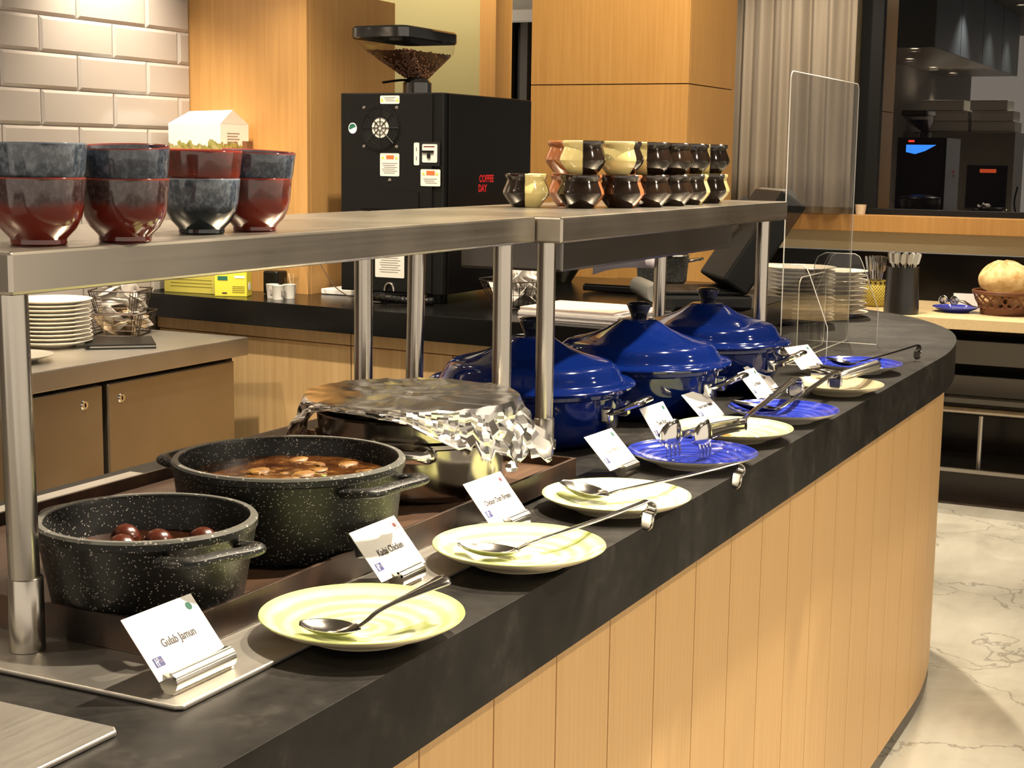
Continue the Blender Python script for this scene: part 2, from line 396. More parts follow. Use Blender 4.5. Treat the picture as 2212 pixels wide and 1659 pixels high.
# buffet counter: base with planks, worktop
OUT = [Vector(q) for q in [(4.40,.826),(4.62,.829),(4.85,.85),(5.06,.885),(5.27,.945),(5.47,1.04),(5.64,1.15),(5.79,1.30),(5.89,1.46),(5.96,1.64),(5.98,1.80)]]
curve = [Vector((q.x,q.y)) for q in catmull([(p.x,p.y,0) for p in OUT], 5)]
def offset(P, d):
    out = []
    for i in range(len(P)):
        t = P[min(i+1,len(P)-1)]-P[max(i-1,0)]; t.normalize(); out.append(P[i]+Vector((-t.y,t.x))*d)
    return out
top_poly = [(-1,.826)]+[(q.x,q.y) for q in curve]+[(5.98,1.795),(-1,1.795)]
wt = G().prism(top_poly, .807, .92).build('countertop', STONE, smooth=True, ang=20, bevel=.003)
tag(wt, 'long black stone worktop with a rounded far end carrying the buffet', 'countertop')
cb = thing('counter_base', 'counter base clad in upright honey coloured planks under the black worktop', 'counter', (0,0,0))
ins = offset(curve, .05)
G().prism([(-.9,.878)]+[(q.x,q.y) for q in ins]+[(5.9,1.76),(-.9,1.76)], -.14, .806).build('carcass', mat('joint_brown', (.06,.025,.01), .7), cb, smooth=False)
kk = offset(curve, .075)
G().prism([(-.9,.905)]+[(q.x,q.y) for q in kk]+[(5.87,1.74),(-.9,1.74)], FZ, -.141).build('kick_board', mat('grey_kick', (.11,.105,.09), .5), cb, smooth=False)
pitch = .1955; x = 2.092-pitch*15
pl = G().box(0,0,-.14,pitch-.0035,.0225,.8065); plm = pl.mesh('plank', smooth=False); plm.materials.append(PLANK)
while x < 4.3:
    t = bpy.data.objects.new('plank', plm); COL.objects.link(t); t.parent = cb; t.location = (x,.855,0); x += pitch
# planks round the end follow the curve
pin = offset(curve, .029); pin = [Vector((x,.855))]+[q for q in pin if q.x > x+.02]
acc = 0; seg = [pin[0]]
for a, b in zip(pin, pin[1:]):
    d = (b-a).length; pos = 0
    while acc + (d-pos) >= pitch:
        pos += pitch-acc; q = a+(b-a)*pos/d; seg.append(q)
        back = offset(seg, .0215); e = (seg[-1]-seg[-2]).normalized()*.0035
        poly = [(s.x,s.y) for s in seg[:-1]]+[tuple(seg[-1]-e)]+[tuple(back[-1]-e)]+[(s.x,s.y) for s in reversed(back[:-1])]
        G().prism(poly, -.14, .8065).build('plank', PLANK, cb, ang=20); seg = [q]; acc = 0
    acc += d-pos; seg.append(b)

# back counter of black granite with laminate cupboards
bc = G().prism([(3.725,1.52),(3.98,1.52),(3.98,1.40),(4.95,1.40),(5.0,1.60),(5.35,1.62),(5.35,2.65),(5.2,2.77),(4.135,2.77),(4.135,3.228),(3.885,3.228)], .955, 1.03).build('granite_worktop', STONEB, smooth=False, bevel=.002)
tag(bc, 'black granite worktop under the coffee machine', 'countertop')
cb2 = thing('wooden_cupboard', 'pale wood grain cupboard front below the black granite worktop', 'cupboard', (0,0,0))
def fx(y): return 3.775+.094*(y-1.84)
def face(y0, y1, z0, z1, t0, t1, nm, m):
    G().add([(fx(y0)+t0,y0,z0),(fx(y1)+t0,y1,z0),(fx(y1)+t1,y1,z0),(fx(y0)+t1,y0,z0),(fx(y0)+t0,y0,z1),(fx(y1)+t0,y1,z1),(fx(y1)+t1,y1,z1),(fx(y0)+t1,y0,z1)],
            [(0,1,2,3),(4,5,6,7),(0,1,5,4),(1,2,6,5),(2,3,7,6),(3,0,4,7)]).build(nm, m, cb2, smooth=False, bevel=.001)
G().prism([(fx(1.81)+.07,1.81),(4.9,1.81),(4.9,2.76),(4.12,2.76),(4.12,3.22),(fx(3.22)+.07,3.22)], FZ, .9545).build('carcass', mat('cupboard_inside', (.05,.03,.015), .7), cb2, smooth=False)
face(1.815,2.432,.915,.954,.025,.068,'header_rail',LAMIN); face(2.436,3.22,.915,.954,.025,.068,'header_rail',LAMIN)
for a, b in ((1.815,2.073),(2.077,2.438),(2.442,3.22)): face(a,b,-.05,.911,.035,.067,'door',LAMIN)

# canopy above the left work unit (seen in the window reflection)
cp = thing('menu_canopy', 'hanging canopy with slate blue panels mirrored in the dark window', 'canopy', (0,0,2.39))
G().box(-.5,2.53,0,3.89,3.238,.03).build('underside', mat('canopy_soffit', (.30,.26,.22), .35), cp, smooth=False)
for k in range(4): G().box(-.5+1.1*k,2.51,0,.58+1.1*k,2.529,.609).build('panel', PANELB, cp, smooth=False)
G().box(3.891,2.51,0,3.91,3.238,.609).build('end_panel', PANELB, cp, smooth=False)

# lamps: some downlights mirrored in the window, others unseen and added for fill
def downlight(x, y, z, aim, watt, cone, blend, rad, k):
    t = thing('downlight', None, 'lamp', (x, y, z))
    row = 'canopy soffit' if z < 2.5 else 'ceiling'
    t['label'] = 'small round downlight recessed in the %s' % row; t['group'] = 'downlights in the %s' % row
    G().lathe([(.030,0.0),(.046,-.004),(.052,0),(.052,.012),(.030,.012)], 20, closed=True).build('trim_ring', SHELL, t)
    G().disc((0,0,.006), .029, 16).build('lens', LAMPM, t)
    ld = bpy.data.lights.new('lamp', 'SPOT'); ld.energy = watt; ld.color = WARM; ld.spot_size = R(cone); ld.spot_blend = blend; ld.shadow_soft_size = rad
    lo = bpy.data.objects.new('lamp', ld); COL.objects.link(lo); lo.parent = t; lo.location = (0,0,-.012)
    lo.rotation_euler = (Vector(aim)-Vector((x,y,z))).to_track_quat('-Z','Y').to_euler()
for k, s in enumerate(SPOTS): downlight(*s, k)

# far side table, step and foot rail below the window
tb = thing('window_table', 'long pale wood ledge table under the dark window', 'table', (0,0,0))
G().box(7.38,-4.8,.70,8.26,2.6,.752).build('table_top', PALEW, tb, smooth=False, bevel=.002)
for yy in (-2.2,.35,1.86): G().box(7.95,yy-.03,-.05,8.01,yy+.03,.699).build('leg', BLACK, tb, smooth=False)
G().box(8.0,-4.8,.30,8.03,2.6,.40).build('back_rail', GREYB, tb, smooth=False)
G().box(8.0,-4.8,.46,8.03,2.6,.58).build('back_rail', GREYB, tb, smooth=False)
st = struct(G().box(7.8,-5,FZ,8.27,4.1,-.05).build('trim_6', SLATE, smooth=False))
struct(G().box(7.775,-5,-.062,7.799,4.1,-.045).build('trim_7', mat('pale_nosing', (.5,.47,.4), .4), smooth=False))
fr = thing('foot_rail', 'brushed steel foot rail below the pale ledge table', 'rail', (0,0,0))
G().cyl((7.9,-4.8,.235),(7.9,2.6,.235),.022).build('rail_tube', STEEL, fr)
G().box(7.88,-4.8,.275,7.945,2.6,.30).build('rail_shelf', GREYB, fr, smooth=False)
for yy in (-1.0,1.235): G().cyl((7.9,yy,-.05),(7.9,yy,.214),.013,12).build('leg', STEEL, fr)

# tall oven unit at the end of the kitchen run, mirrored in the window
ov = thing('oven_column', 'tall grey oven unit with red displays mirrored in the dark window', 'oven', (.9,2.2,FZ))
G().box(0,0,0,.6,1.0,1.96).build('housing', mat('oven_housing', (.20,.18,.15), .4), ov, smooth=False, bevel=.004)
for z0 in (.75,1.25): 
    d = G().box(.601,.05,z0,.62,.42,z0+.4).build('oven_door', BLACKG, ov, smooth=False, bevel=.003)
    G().box(.621,.15,z0+.33,.624,.30,z0+.365).build('display', mat('red_display', (.1,.01,.005), .4, emit=(1,.12,.03), estr=.8), d, smooth=False)
CART = mat('white_cardboard', (.78,.76,.72), .6)
k = 0
for y0, zz, wd in ((2.22,1.775,.40),(2.65,1.775,.44),(2.24,1.875,.38),(2.66,1.875,.42),(2.70,1.975,.40),(2.30,1.975,.34)):
    k += 1
    t = thing('cardboard_carton', 'white cardboard carton %s in the pile mirrored in the window' % ('lower left','lower right','middle left','middle right','upper right','upper left')[k-1], 'box', (1.0,y0,zz), 0, 'white cartons on the oven column')
    G().box(0,0,0,.42,wd,.095).build('box_body', CART, t, smooth=False, bevel=.003)
    G().box(.421,.02,.078,.424,wd-.02,.08).build('flap_line', INKP, t, smooth=False)
# ------------------------------------------------------------------ kitchen work unit on the left
GAP = BLACK
un = thing('undercounter_fridge', 'brushed steel undercounter unit with two locked doors', 'fridge', (0,0,0))
G().box(1.6,2.78,FZ,3.735,3.2,.874).build('carcass', GAP, un, smooth=False)
G().box(1.6,2.736,.875,3.76,3.222,.93).build('worktop', STEELT, un, smooth=False, bevel=.004)
for a, b, lx in ((2.55,3.131,3.06),(3.152,3.712,3.205)):
    d = G().box(a,2.755,-.05,b,2.779,.862).build('door', STEELD, un, smooth=False, bevel=.004)
    G().lathe([(.0,-.004),(.011,-.0035),(.0135,0),(.0135,.003)], 20, frame((lx,2.755,.818),(1,0,0),(0,0,1)) @ Matrix.Rotation(pi,4,'X') @ Matrix.Translation((0,0,-.0)), cap=False).build('lock', CHROME, d)
    G().box(lx-.0015,2.7495,.813,lx+.0015,2.7515,.823).build('keyhole', BLACK, d, smooth=False)

# plates in stacks
def plate_mesh(r, h, rim=.0035):
    return [(r*.52,0),(r*.56,.0),(r*.6,.004),(r*.85,h*.62),(r*.985,h-.0025),(r,h-.0008),(r*.993,h),(r*.96,h-.001),(r*.82,h*.62+.003),(r*.6,.0075),(r*.3,.006),(0,.006)]
def stack(name, x, y, z, r, h, n, step, where, jit=.0015, gname=None):
    words = ['lowest','second','third','fourth','fifth','sixth','seventh','eighth','ninth','tenth','eleventh','twelfth','thirteenth','fourteenth','fifteenth','topmost']
    g = G().lathe([(0,.001)]+plate_mesh(r,h)[0:], 48, cap=False); me = g.mesh(name); me.materials.append(WHITEC)
    for k in range(n):
        o = bpy.data.objects.new(name, me); COL.objects.link(o)
        o.location = (x+random.uniform(-jit,jit)*1.6, y+random.uniform(-jit,jit)*1.6, z+k*step)
        wd = 'topmost' if k == n-1 else words[k]
        tag(o, 'white plate, %s%s of the stack %s' % (wd, '' if wd in ('topmost','lowest') else ' from bottom', where), 'plate', gname or 'plates stacked '+where)
stack('dinner_plate', 3.285, 3.07, .9305, .112, .02, 11, .0115, 'on the steel fridge unit')
stack('dinner_plate', 5.20, 1.455, .9205, .128, .019, 14, .0137, 'nearest the clear screen')
stack('dinner_plate', 5.52, 1.40, .9205, .112, .019, 10, .0165, 'behind the taller stack', jit=.003)

# bill folder
bf = thing('bill_folder', 'black leather bill folder lying on the steel worktop', 'folder', mat=Matrix.Translation((3.405,2.925,.9305)) @ Matrix.Rotation(R(-47),4,'Z'))
G().box(-.093,-.10,0,.093,.10,.004).build('back_cover', BLACKP, bf, smooth=False, bevel=.001)
G().box(-.09,-.098,.0045,.09,.096,.0085).build('leaves', mat('grey_paper', (.35,.34,.33), .7), bf, smooth=False)
G().box(-.093,-.10,.009,.093,.10,.013).build('front_cover', BLACKP, bf, smooth=False, bevel=.001)
G().cyl((-.093,-.10,.0065),(-.093,.10,.0065),.0066,10).build('spine', BLACKP, bf)

# used plate at the left edge
GREYC = mat('grey_ceramic', (.30,.28,.24), .3)
up_ = G().lathe([(0,.001)]+plate_mesh(.10,.02), 40, cap=False).build('side_plate', GREYC, loc=(2.985,2.92,.9305)); tag(up_, 'grey plate behind the near steel post on the fridge unit', 'plate')
nk = G().box(-.045,-.03,0,.045,.03,.012).build('paper_napkin', PAPER, loc=(2.99,2.925,.939), rot=(0,0,.6), bevel=.004); tag(nk, 'white napkin lying in the grey plate', 'napkin')

# wire baskets filled with sachets
WIRE = mat('dark_wire', (.05,.035,.028), .4, .7)
SACH = mat('sachet_paper', (.62,.58,.53), .35); SACHK = mat('kraft_sachet', (.44,.33,.20), .5)
def sachet_mesh(m):
    g = G(); rows = []
    for i in range(4):
        rows.append([(-.026+.052*i/3, -.036+.072*j/3, .0055*sin(pi*i/3)*sin(pi*j/3)+.003*random.uniform(-1,1)) for j in range(4)])
    me = g.grid(rows).mesh('sachet', fix=False); me.materials.append(m); return me
SM = [sachet_mesh(SACH), sachet_mesh(SACH), sachet_mesh(SACHK)]
def wire_basket(name, label, loc, rt_, rb, h, nr, nv, tiers, lab_s, grp, n, sq=False):
    t = thing(name, label, 'basket', loc, .4)
    def ring(r, z):
        if sq: return [(q[0], q[1], z) for q in rrect(2*r, 2*r*.9, r*.25, 4)]
        return [(r*cos(2*pi*i/32), r*sin(2*pi*i/32), z) for i in range(32)]
    for tier in range(tiers):
        z0 = tier*h*1.02; g = G(); k = rt_*(1 if tier == 0 else .88); kb = rb*(1 if tier == 0 else .88)
        for q in range(nr+1):
            f = q/nr; g.tube(ring(kb+(k-kb)*f, z0+.002+h*f), .0022 if q in (0,nr) else .0011, 6, True)
        A, B = ring(kb, z0+.002), ring(k, z0+.002+h)
        for i in range(nv):
            j = int(i*len(A)/nv); g.tube([A[j], B[j]], .0011, 5)
        g.build('wire_frame', WIRE, t)
    used = []
    for i in range(n):
        tier = i % tiers
        for tries in range(60):
            a = random.uniform(0, 2*pi); rr = rb*.66*math.sqrt(random.random())*(1 if tier == 0 else .85); zz = tier*h*1.02+.026+random.uniform(0,h*(.62 if tier < tiers-1 else .95))
            q = Vector((rr*cos(a), rr*sin(a), zz*1.25))
            if all((q-u).length > .030 for u in used): break
        used.append(q)
        s = bpy.data.objects.new('sachet', SM[2] if (tier == 0 and tiers > 1 and random.random() < .6) else SM[random.randint(0,1)]); COL.objects.link(s)
        s.location = (loc[0]+rr*cos(a), loc[1]+rr*sin(a), loc[2]+zz)
        s.scale = (random.uniform(.85,1.2),)*3; s.rotation_euler = (random.uniform(-1.4,1.4), random.uniform(-1,1), random.uniform(0,6))
        md = s.modifiers.new('thickness','SOLIDIFY'); md.thickness = .0025
        tag(s, lab_s, 'sachet', grp)
wire_basket('wire_basket', 'dark wire basket in two tiers full of sachets on the steel unit', (3.615,3.10,.9305), .098, .078, .066, 4, 22, 2, 'paper sachet in the two tier wire basket on the steel unit', 'sachets in the two tier basket', 40, True)
wire_basket('wire_basket', 'dark round wire basket of white sachets beside the coffee machine', (4.12,2.02,1.0305), .108, .070, .082, 4, 26, 1, 'white sachet in the round wire basket beside the coffee machine', 'sachets in the round basket', 26)

# ------------------------------------------------------------------ things on the granite worktop
YEL = mat('yellow_print_carton', (.70,.62,.06), .4); YELD = mat('dull_yellow_carton', (.50,.44,.08), .5)
t = thing('tea_carton', 'bright yellow tea carton standing on the granite worktop', 'box', (3.955,2.935,1.0305), .35)
G().box(-.028,-.052,0,.028,.052,.082).build('carton_body', YEL, t, smooth=False, bevel=.001)
for a in (0,1,2,3): G().box(-.0288,-.045,.012+.006*a,-.0284,-.005,.014+.006*a).build('print_line', mat('olive_print', (.22,.2,.02), .5) if a == 0 else bpy.data.materials['olive_print'], t, smooth=False)
G().box(-.0289,.01,.05,-.0284,.042,.063).build('green_badge', GREEN, t, smooth=False)
G().box(-.0289,-.046,.058,-.0284,-.012,.065).build('white_badge', WHITE, t, smooth=False)
G().box(-.0288,.012,.008,-.0284,.028,.012).build('tick_mark', INK, t, smooth=False)
G().prism(rrect(.026,.026,.012), 0, .0006, frame((0,-.0524,.03),(1,0,0),(0,0,1))).build('round_badge', WHITE, t, smooth=False)
t = thing('tea_carton', 'dull yellow carton lying behind the bright yellow tea carton', 'box', (4.01,3.10,1.0305), .05)
G().box(-.06,-.105,0,.06,.105,.10).build('carton_body', YELD, t, smooth=False, bevel=.001)
for a in range(3): G().box(-.0606,-.08,.02+.011*a,-.0602,.08,.022+.011*a).build('print_line', bpy.data.materials['olive_print'], t, smooth=False)
t = G().box(-.03,-.028,0,.03,.028,.075).build('dispenser_box', BLACKP, loc=(4.085,2.865,1.0305), bevel=.006); tag(t, 'small black rounded box against the veneer partition', 'box')
PLW = mat('milky_plastic', (.80,.78,.72), .25)
for k, (x, y) in enumerate(((3.955,2.785),(3.925,2.742),(3.975,2.735))):
    t = thing('plastic_cup', 'white plastic cup %s the yellow tea carton' % ('nearest','in front of the pair right of','furthest right of')[k], 'cup', (x,y,1.0305), k*.9, 'white cups on the granite worktop')
    G().lathe([(0,0),(.016,0),(.020,.042),(.021,.044),(.0195,.044),(.0155,.003),(0,.003)], 24, cap=False).build('cup_wall', PLW, t)
    G().prism(rrect(.012,.018,.002,2), -.0003, .0005, frame((-.0185*cos(.5),-.0185*sin(.5),.022),(sin(.5),-cos(.5),0),(.09,.05,1))).build('grey_label', INKP, t, smooth=False)
t = G().lathe([(0,0),(.017,0),(.022,.062),(.0212,.062),(.0162,.002),(0,.002)], 24, cap=False).build('drinking_glass', ACRYL, loc=(4.015,2.755,1.0305)); tag(t, 'small clear glass behind the white plastic cups', 'glass')
for k in range(2):
    t = G().tube([(4.015+.004*k,2.752,1.035),(4.006+.016*k,2.74+.03*k,1.105)],.0012,6).build('stirrer', mat('pale_stirrer', (.75,.62,.4), .5) if k==0 else bpy.data.materials['pale_stirrer']); tag(t, 'thin pale stirrer in the small clear glass, leaning %s' % ('right','left')[k], 'stirrer')
t = G().box(0,0,0,.26,.24,.018).build('foam_slab', PAPER, loc=(4.16,2.50,1.0305), bevel=.003); tag(t, 'white foam slab lying under the coffee machine edge', 'slab')
pts = catmull([(4.12,2.77,1.19),(4.08,2.70,1.15),(4.02,2.60,1.075),(3.985,2.50,1.040),(3.99,2.42,1.035),(4.05,2.36,1.034)], 6)
t = G().tube(pts, .0016, 6).build('power_cable', mat('brown_cable', (.06,.035,.02), .5)); tag(t, 'thin brown cable sagging from the partition to the worktop', 'cable')
pts = catmull([(4.04,2.46,1.046),(3.99,2.40,1.048),(3.975,2.34,1.047),(4.0,2.28,1.044),(4.03,2.25,1.044)], 10)
t = G().tube(pts, [.011+.0018*sin(k*2.6) for k in range(len(pts))], 10).build('drain_hose', BLACKP); tag(t, 'black corrugated hose behind the coffee machine', 'hose')

# white gable carton on a small wall shelf
t = thing('wall_shelf', 'small wooden shelf on the partition under the white gable carton', 'shelf', (3.95,2.86,1.465))
G().box(0,.0,0,.188,.36,.02).build('shelf_board', WOOD, t, smooth=False, bevel=.001)
G().box(0,.012,.0205,.03,.03,.05).build('end_board', mat('brown_edge', (.20,.08,.03), .5), t, smooth=False)
CT = mat('carton_print', (.86,.85,.82), .5); v = coords(CT, (1,1,1))
_s = nd(CT, 'ShaderNodeSeparateXYZ'); lk(CT, v, _s.inputs[0]); _n = noise_tex(CT, coords(CT, (40,40,26)), 1, 4)
_f = mth(CT, 'GREATER_THAN', mth(CT, 'SUBTRACT', mth(CT, 'MULTIPLY', _n, .085), _s.outputs[2]), .021)
_cc = ramp(CT, noise_tex(CT, coords(CT,(60,60,60)), 1, 3), [(.3,(.10,.08,.05)),(.5,(.30,.30,.07)),(.7,(.42,.36,.20))])
lk(CT, mixc(CT, _f, (.86,.85,.82), _cc), bsdf(CT).inputs['Base Color'])
t = thing('gable_carton', 'white gable top carton printed with small trees above the stacked bowls', 'box', (3.965,2.985,1.4855), 0)
G().box(0,0,0,.15,.205,.083).build('carton_body', CT, t, smooth=False, bevel=.001)
G().add([(0.0,.0,.0835),(.15,.0,.0835),(.15,.205,.0835),(0,.205,.0835),(.06,-.004,.128),(.06,.165,.124)],[(0,4,5,3),(0,1,4),(1,2,5,4),(2,3,5),(0,3,2,1)]).build('gable_lid', PAPER, t, smooth=False)
for a in range(4): G().box(.035,-.0008,.052-.009*a,.10-.01*(a%2),-.0003,.0555-.009*a).build('print_line', INKP, t, smooth=False)

# ------------------------------------------------------------------ coffee machine
MB_ = mat('black_powder_coat', (.005,.005,.005), .4, spec=.3)
cm = thing('coffee_machine', 'black bean to cup coffee machine with clear hopper', 'coffee machine', (4.06,2.235,1.0305))
CX, CY, Z0, Z1 = .60, .365, .028, .635
G().box(.003,.003,Z0,CX,CY,Z1).build('housing', MB_, cm, smooth=False, bevel=.003)
G().box(-.004,.038,Z0+.004,.002,CY-.022,Z1-.003).build('back_panel', MB_, cm, smooth=False, bevel=.001)
G().box(.03,-.003,Z0+.004,CX-.004,.002,Z1-.003).build('side_panel', mat('gloss_black_side', (.004,.0035,.0035), .2, spec=.25), cm, smooth=False, bevel=.001)
for x, y in ((.05,.05),(.05,CY-.05),(CX-.05,.05),(CX-.05,CY-.05)): G().lathe([(.026,0),(.028,.012),(.028,.028)], 20, Matrix.Translation((x,y,0))).build('foot', BLACKP, cm)
def bp(px, py):   # photo px on the back panel -> local (y,z)
    return CY-(px-735)/215*CY, Z1-(py-203)/441*(Z1)
def sticker(px0, py0, px1, py1, m, nm, d=.0006, off=.004):
    y0, z0 = bp(px0, py1); y1, z1 = bp(px1, py0)
    return G().prism(rrect(abs(y1-y0), abs(z1-z0), .004, 3), 0, d, frame((-off,(y0+y1)/2,(z0+z1)/2),(0,-1,0),(0,0,1))).build(nm, m, cm, smooth=False)
LAB = mat('sticker_white', (.70,.68,.62), .5); ORNG = mat('warning_orange', (.62,.14,.04), .5); WYEL = mat('warning_yellow', (.70,.55,.05), .5)
def lines(par, px0, px1, py0, step, n, m=INKP, w=2.0):
    for k in range(n):
        y0, z = bp(px0+(k%3)*2, py0+k*step); y1, _ = bp(px1-(k%2)*5, py0)
        G().box(-.0052,min(y0,y1),z-.0009,-.0047,max(y0,y1),z+.0009).build('print_line', m, par, smooth=False)
def tri(par, px, py):
    y, z = bp(px, py); G().prism([(-.005,-.0045),(.005,-.0045),(0,.0055)], 0, .0004, frame((-.0047,y,z),(0,-1,0),(0,0,1))).build('warning_triangle', WYEL, par, smooth=False)
s = sticker(821,209,861,226,LAB,'top_sticker'); lines(s, 829, 853, 213, 3.2, 3)
for q in (825,857): tri(s, q, 218)
s = sticker(821,329,861,377,LAB,'warning_sticker'); lines(s, 825, 857, 350, 4, 6); tri(s, 827, 338); tri(s, 855, 338)
y0,z0 = bp(834,341); y1,z1 = bp(850,333); G().box(-.0052,y1,z0,-.0047,y0,z1).build('orange_label', ORNG, s, smooth=False)
s = sticker(905,361,945,396,LAB,'warning_sticker'); lines(s, 911, 938, 381, 4, 3); tri(s, 911, 370); tri(s, 938, 370)
y0,z0 = bp(917,373); y1,z1 = bp(934,364); G().box(-.0052,y1,z0,-.0047,y0,z1).build('orange_label', ORNG, s, smooth=False)
s = sticker(891,306,902,353,LAB,'arrow_sticker')
for a, b in ((316,324),(335,343)):
    y0,z0 = bp(897,b); y1,z1 = bp(895.8,a); G().box(-.0052,y0,z0,-.0047,y1,z1).build('arrow', INK, s, smooth=False)
s = sticker(903,304,944,354,mat('switch_recess', (.004,.004,.004), .5),'switch_plate')
s2 = sticker(909,309,939,347,LAB,'breaker_switch',.003,.0048)
y0,z0 = bp(910,331); y1,z1 = bp(933,322); G().box(-.013,y1,z0+.006,-.007,y0,z1).build('switch_lever', BLACKP, s2, smooth=False, bevel=.001)
y0,z0 = bp(926,338); y1,z1 = bp(920,328); G().box(-.012,min(y0,y1),z0,-.0072,max(y0,y1),z1).build('lever_stem', BLACKP, s2, smooth=False)
y0,z0 = bp(912,315); y1,z1 = bp(934,313); G().box(-.0085,y1,z0,-.0079,y0,z1).build('red_line', RED, s2, smooth=False)
y, z = bp(763,277); G().prism([(.015*cos(a*pi/16),.0165*sin(a*pi/16)) for a in range(32)], 0, .0006, frame((-.004,y,z),(0,-1,0),(0,0,1))).build('round_sticker', WHITE, cm, smooth=False)
G().prism([(.0125*cos(R(20)+a*pi/16),.0138*sin(R(20)+a*pi/16)) for a in range(17)], 0, .0004, frame((-.0048,y,z),(0,-1,0),(0,0,1))).build('green_half', GREEN, cm, smooth=False)
fy, fz = bp(822,276); FR = .063
G().lathe([(.0,.001),(FR,.001)], 40, frame((-.0045,fy,fz),(0,-1,0),(0,0,1)), cap=False).build('fan_opening', mat('fan_dark', (.002,.002,.002), .6), cm)
G().lathe([(0,.0),(.030,.0)], 32, frame((-.0062,fy,fz),(0,-1,0),(0,0,1)), cap=False).build('fan_hub', LAB, cm)
g = G()
M_ = frame((-.0085,fy,fz),(0,-1,0),(0,0,1))
for r in (.007,.020,.033,.042,.051,.060,.066): g.tube([M_ @ Vector((r*cos(2*pi*i/36), r*sin(2*pi*i/36), 0)) for i in range(36)], .0011, 5, True)
for a in range(8): g.tube([M_ @ Vector((.007*cos(a*pi/4), .007*sin(a*pi/4),0)), M_ @ Vector((.066*cos(a*pi/4), .066*sin(a*pi/4),0))], .0014, 5)
g.build('fan_grille', MB_, cm)
for px, py in ((787,234),(855,234),(787,315),(855,315),(841,385),(783,416),(898,421)):
    y, z = bp(px, py); G().lathe([(0,.003),(.004,.0025),(.0055,0)], 14, frame((-.0045,y,z),(0,-1,0),(0,0,1)), cap=False).build('screw', ALU, cm)
s = sticker(781,408,902,446,MB_,'lower_cover',.004)
s = sticker(811,500,872,592,LAB,'data_sheet'); lines(s, 820, 864, 545, 5, 8)
y, z = bp(842,612); g = G(); g.tube([Vector((-.008, y+.016*cos(R(a)), z-.012+.024*max(0,sin(R(a))))) for a in range(0,181,15)], .0035, 8); g.build('hose_bracket', ALU, cm)
M_ = frame((.225,-.0032,.275),(1,0,0),(0,0,1))
REDG = mat('red_lettering', (.75,.02,.025), .4)
text('COFFEE', .031, REDG, cm, frame((.275,-.0036,.378),(1,0,0),(0,0,1)), .92, bold=.0012)
text('DAY', .031, REDG, cm, frame((.249,-.0036,.348),(1,0,0),(0,0,1)), .92, bold=.0012)
# customer side of the machine, seen in the window
fp = G().box(CX+.001,.02,Z0+.01,CX+.012,CY-.02,Z1-.01).build('front_panel', BLACKG, cm, smooth=False, bevel=.002)
sc = mat('blue_screen', (.01,.05,.2), .2, emit=(.03,.2,.9), estr=3)
G().add([(CX+.013,.07,.58),(CX+.013,CY-.07,.58),(CX+.013,CY-.07,.525),(CX+.013,CY-.14,.51),(CX+.013,.15,.535)],[(0,1,2,3,4)]).build('screen', sc, fp, smooth=False)
G().box(CX+.0125,CY-.13,.60,CX+.014,CY-.085,.614).build('indicator', mat('red_led', (.2,0,0), .4, emit=(1,.05,.03), estr=2.5), fp, smooth=False)
# bean hopper
HY0, HY1, HX0, HX1 = .185, .385, .085, .435
def hr(x0, x1, y0, y1, z, r): return [(q[0]+(x0+x1)/2, q[1]+(y0+y1)/2, z) for q in rrect(x1-x0, y1-y0, r, 5)]
def circ(x, y, r, z, n=24): return [(x+r*cos(R(a)), y+r*sin(R(a)), z) for a in ([0+90*i/5 for i in range(6)]+[90+90*i/5 for i in range(6)]+[180+90*i/5 for i in range(6)]+[270+90*i/5 for i in range(6)])]
g = G(); g.grid([hr(HX0,HX1,HY0,HY1,.806,.03), hr(HX0-.003,HX1+.003,HY0-.003,HY1+.003,.810,.032), hr(HX0-.003,HX1+.003,HY0-.003,HY1+.003,.838,.032), hr(HX0+.003,HX1-.003,HY0+.003,HY1-.003,.844,.028)], True)
g.f.append(tuple(range(72,96))); hp = g.build('hopper_lid', mat('hopper_black', (.012,.012,.012), .08, coat=.6), cm)
HC = (.245,.232)
def lerp3(A, B, t): return [tuple(a+(b-a)*t for a, b in zip(p, q)) for p, q in zip(A, B)]
T_ = hr(HX0+.002,HX1-.002,HY0+.002,HY1-.002,.806,.03); MID = hr(HX0+.02,HX1-.004,HY0+.004,HY1-.025,.775,.03); B_ = circ(*HC,.030,.688)
HOP = mat('hopper_clear', (1,1,1), .03)
HG = ACRYL
g = G(); g.grid([T_, MID, lerp3(MID,B_,.5), B_], True); g.build('hopper_bowl', HG, cm)
BEAN = mat('coffee_beans', (.09,.035,.015), .35); v = coords(BEAN); vo = nd(BEAN,'ShaderNodeTexVoronoi'); vo.inputs['Scale'].default_value = 150; lk(BEAN, v, vo.inputs['Vector'])
lk(BEAN, ramp(BEAN, vo.outputs['Distance'], [(0,(.16,.065,.03)),(.7,(.02,.008,.004))]), bsdf(BEAN).inputs['Base Color'])
def inset(L, k, dz=0):
    c = Vector((sum(p[0] for p in L)/len(L), sum(p[1] for p in L)/len(L), 0)); return [(c.x+(p[0]-c.x)*k, c.y+(p[1]-c.y)*k, p[2]+dz) for p in L]
lv = lerp3(MID, B_, .05); Q = [inset(lv,.96), inset(lerp3(MID,B_,.3),.96), inset(lerp3(MID,B_,.6),.96), inset(B_,.93)]
g = G(); g.grid(Q, True); g.f.append(tuple(range(23,-1,-1))); g.f.append(tuple(range(72,96)))
bz = g.build('bean_mass', BEAN, cm)
bm_ = G(); bmv = G().lathe([(0,-.0045),(.003,-.003),(.0038,0),(.003,.003),(0,.0045)], 6, cap=False)
g = G()
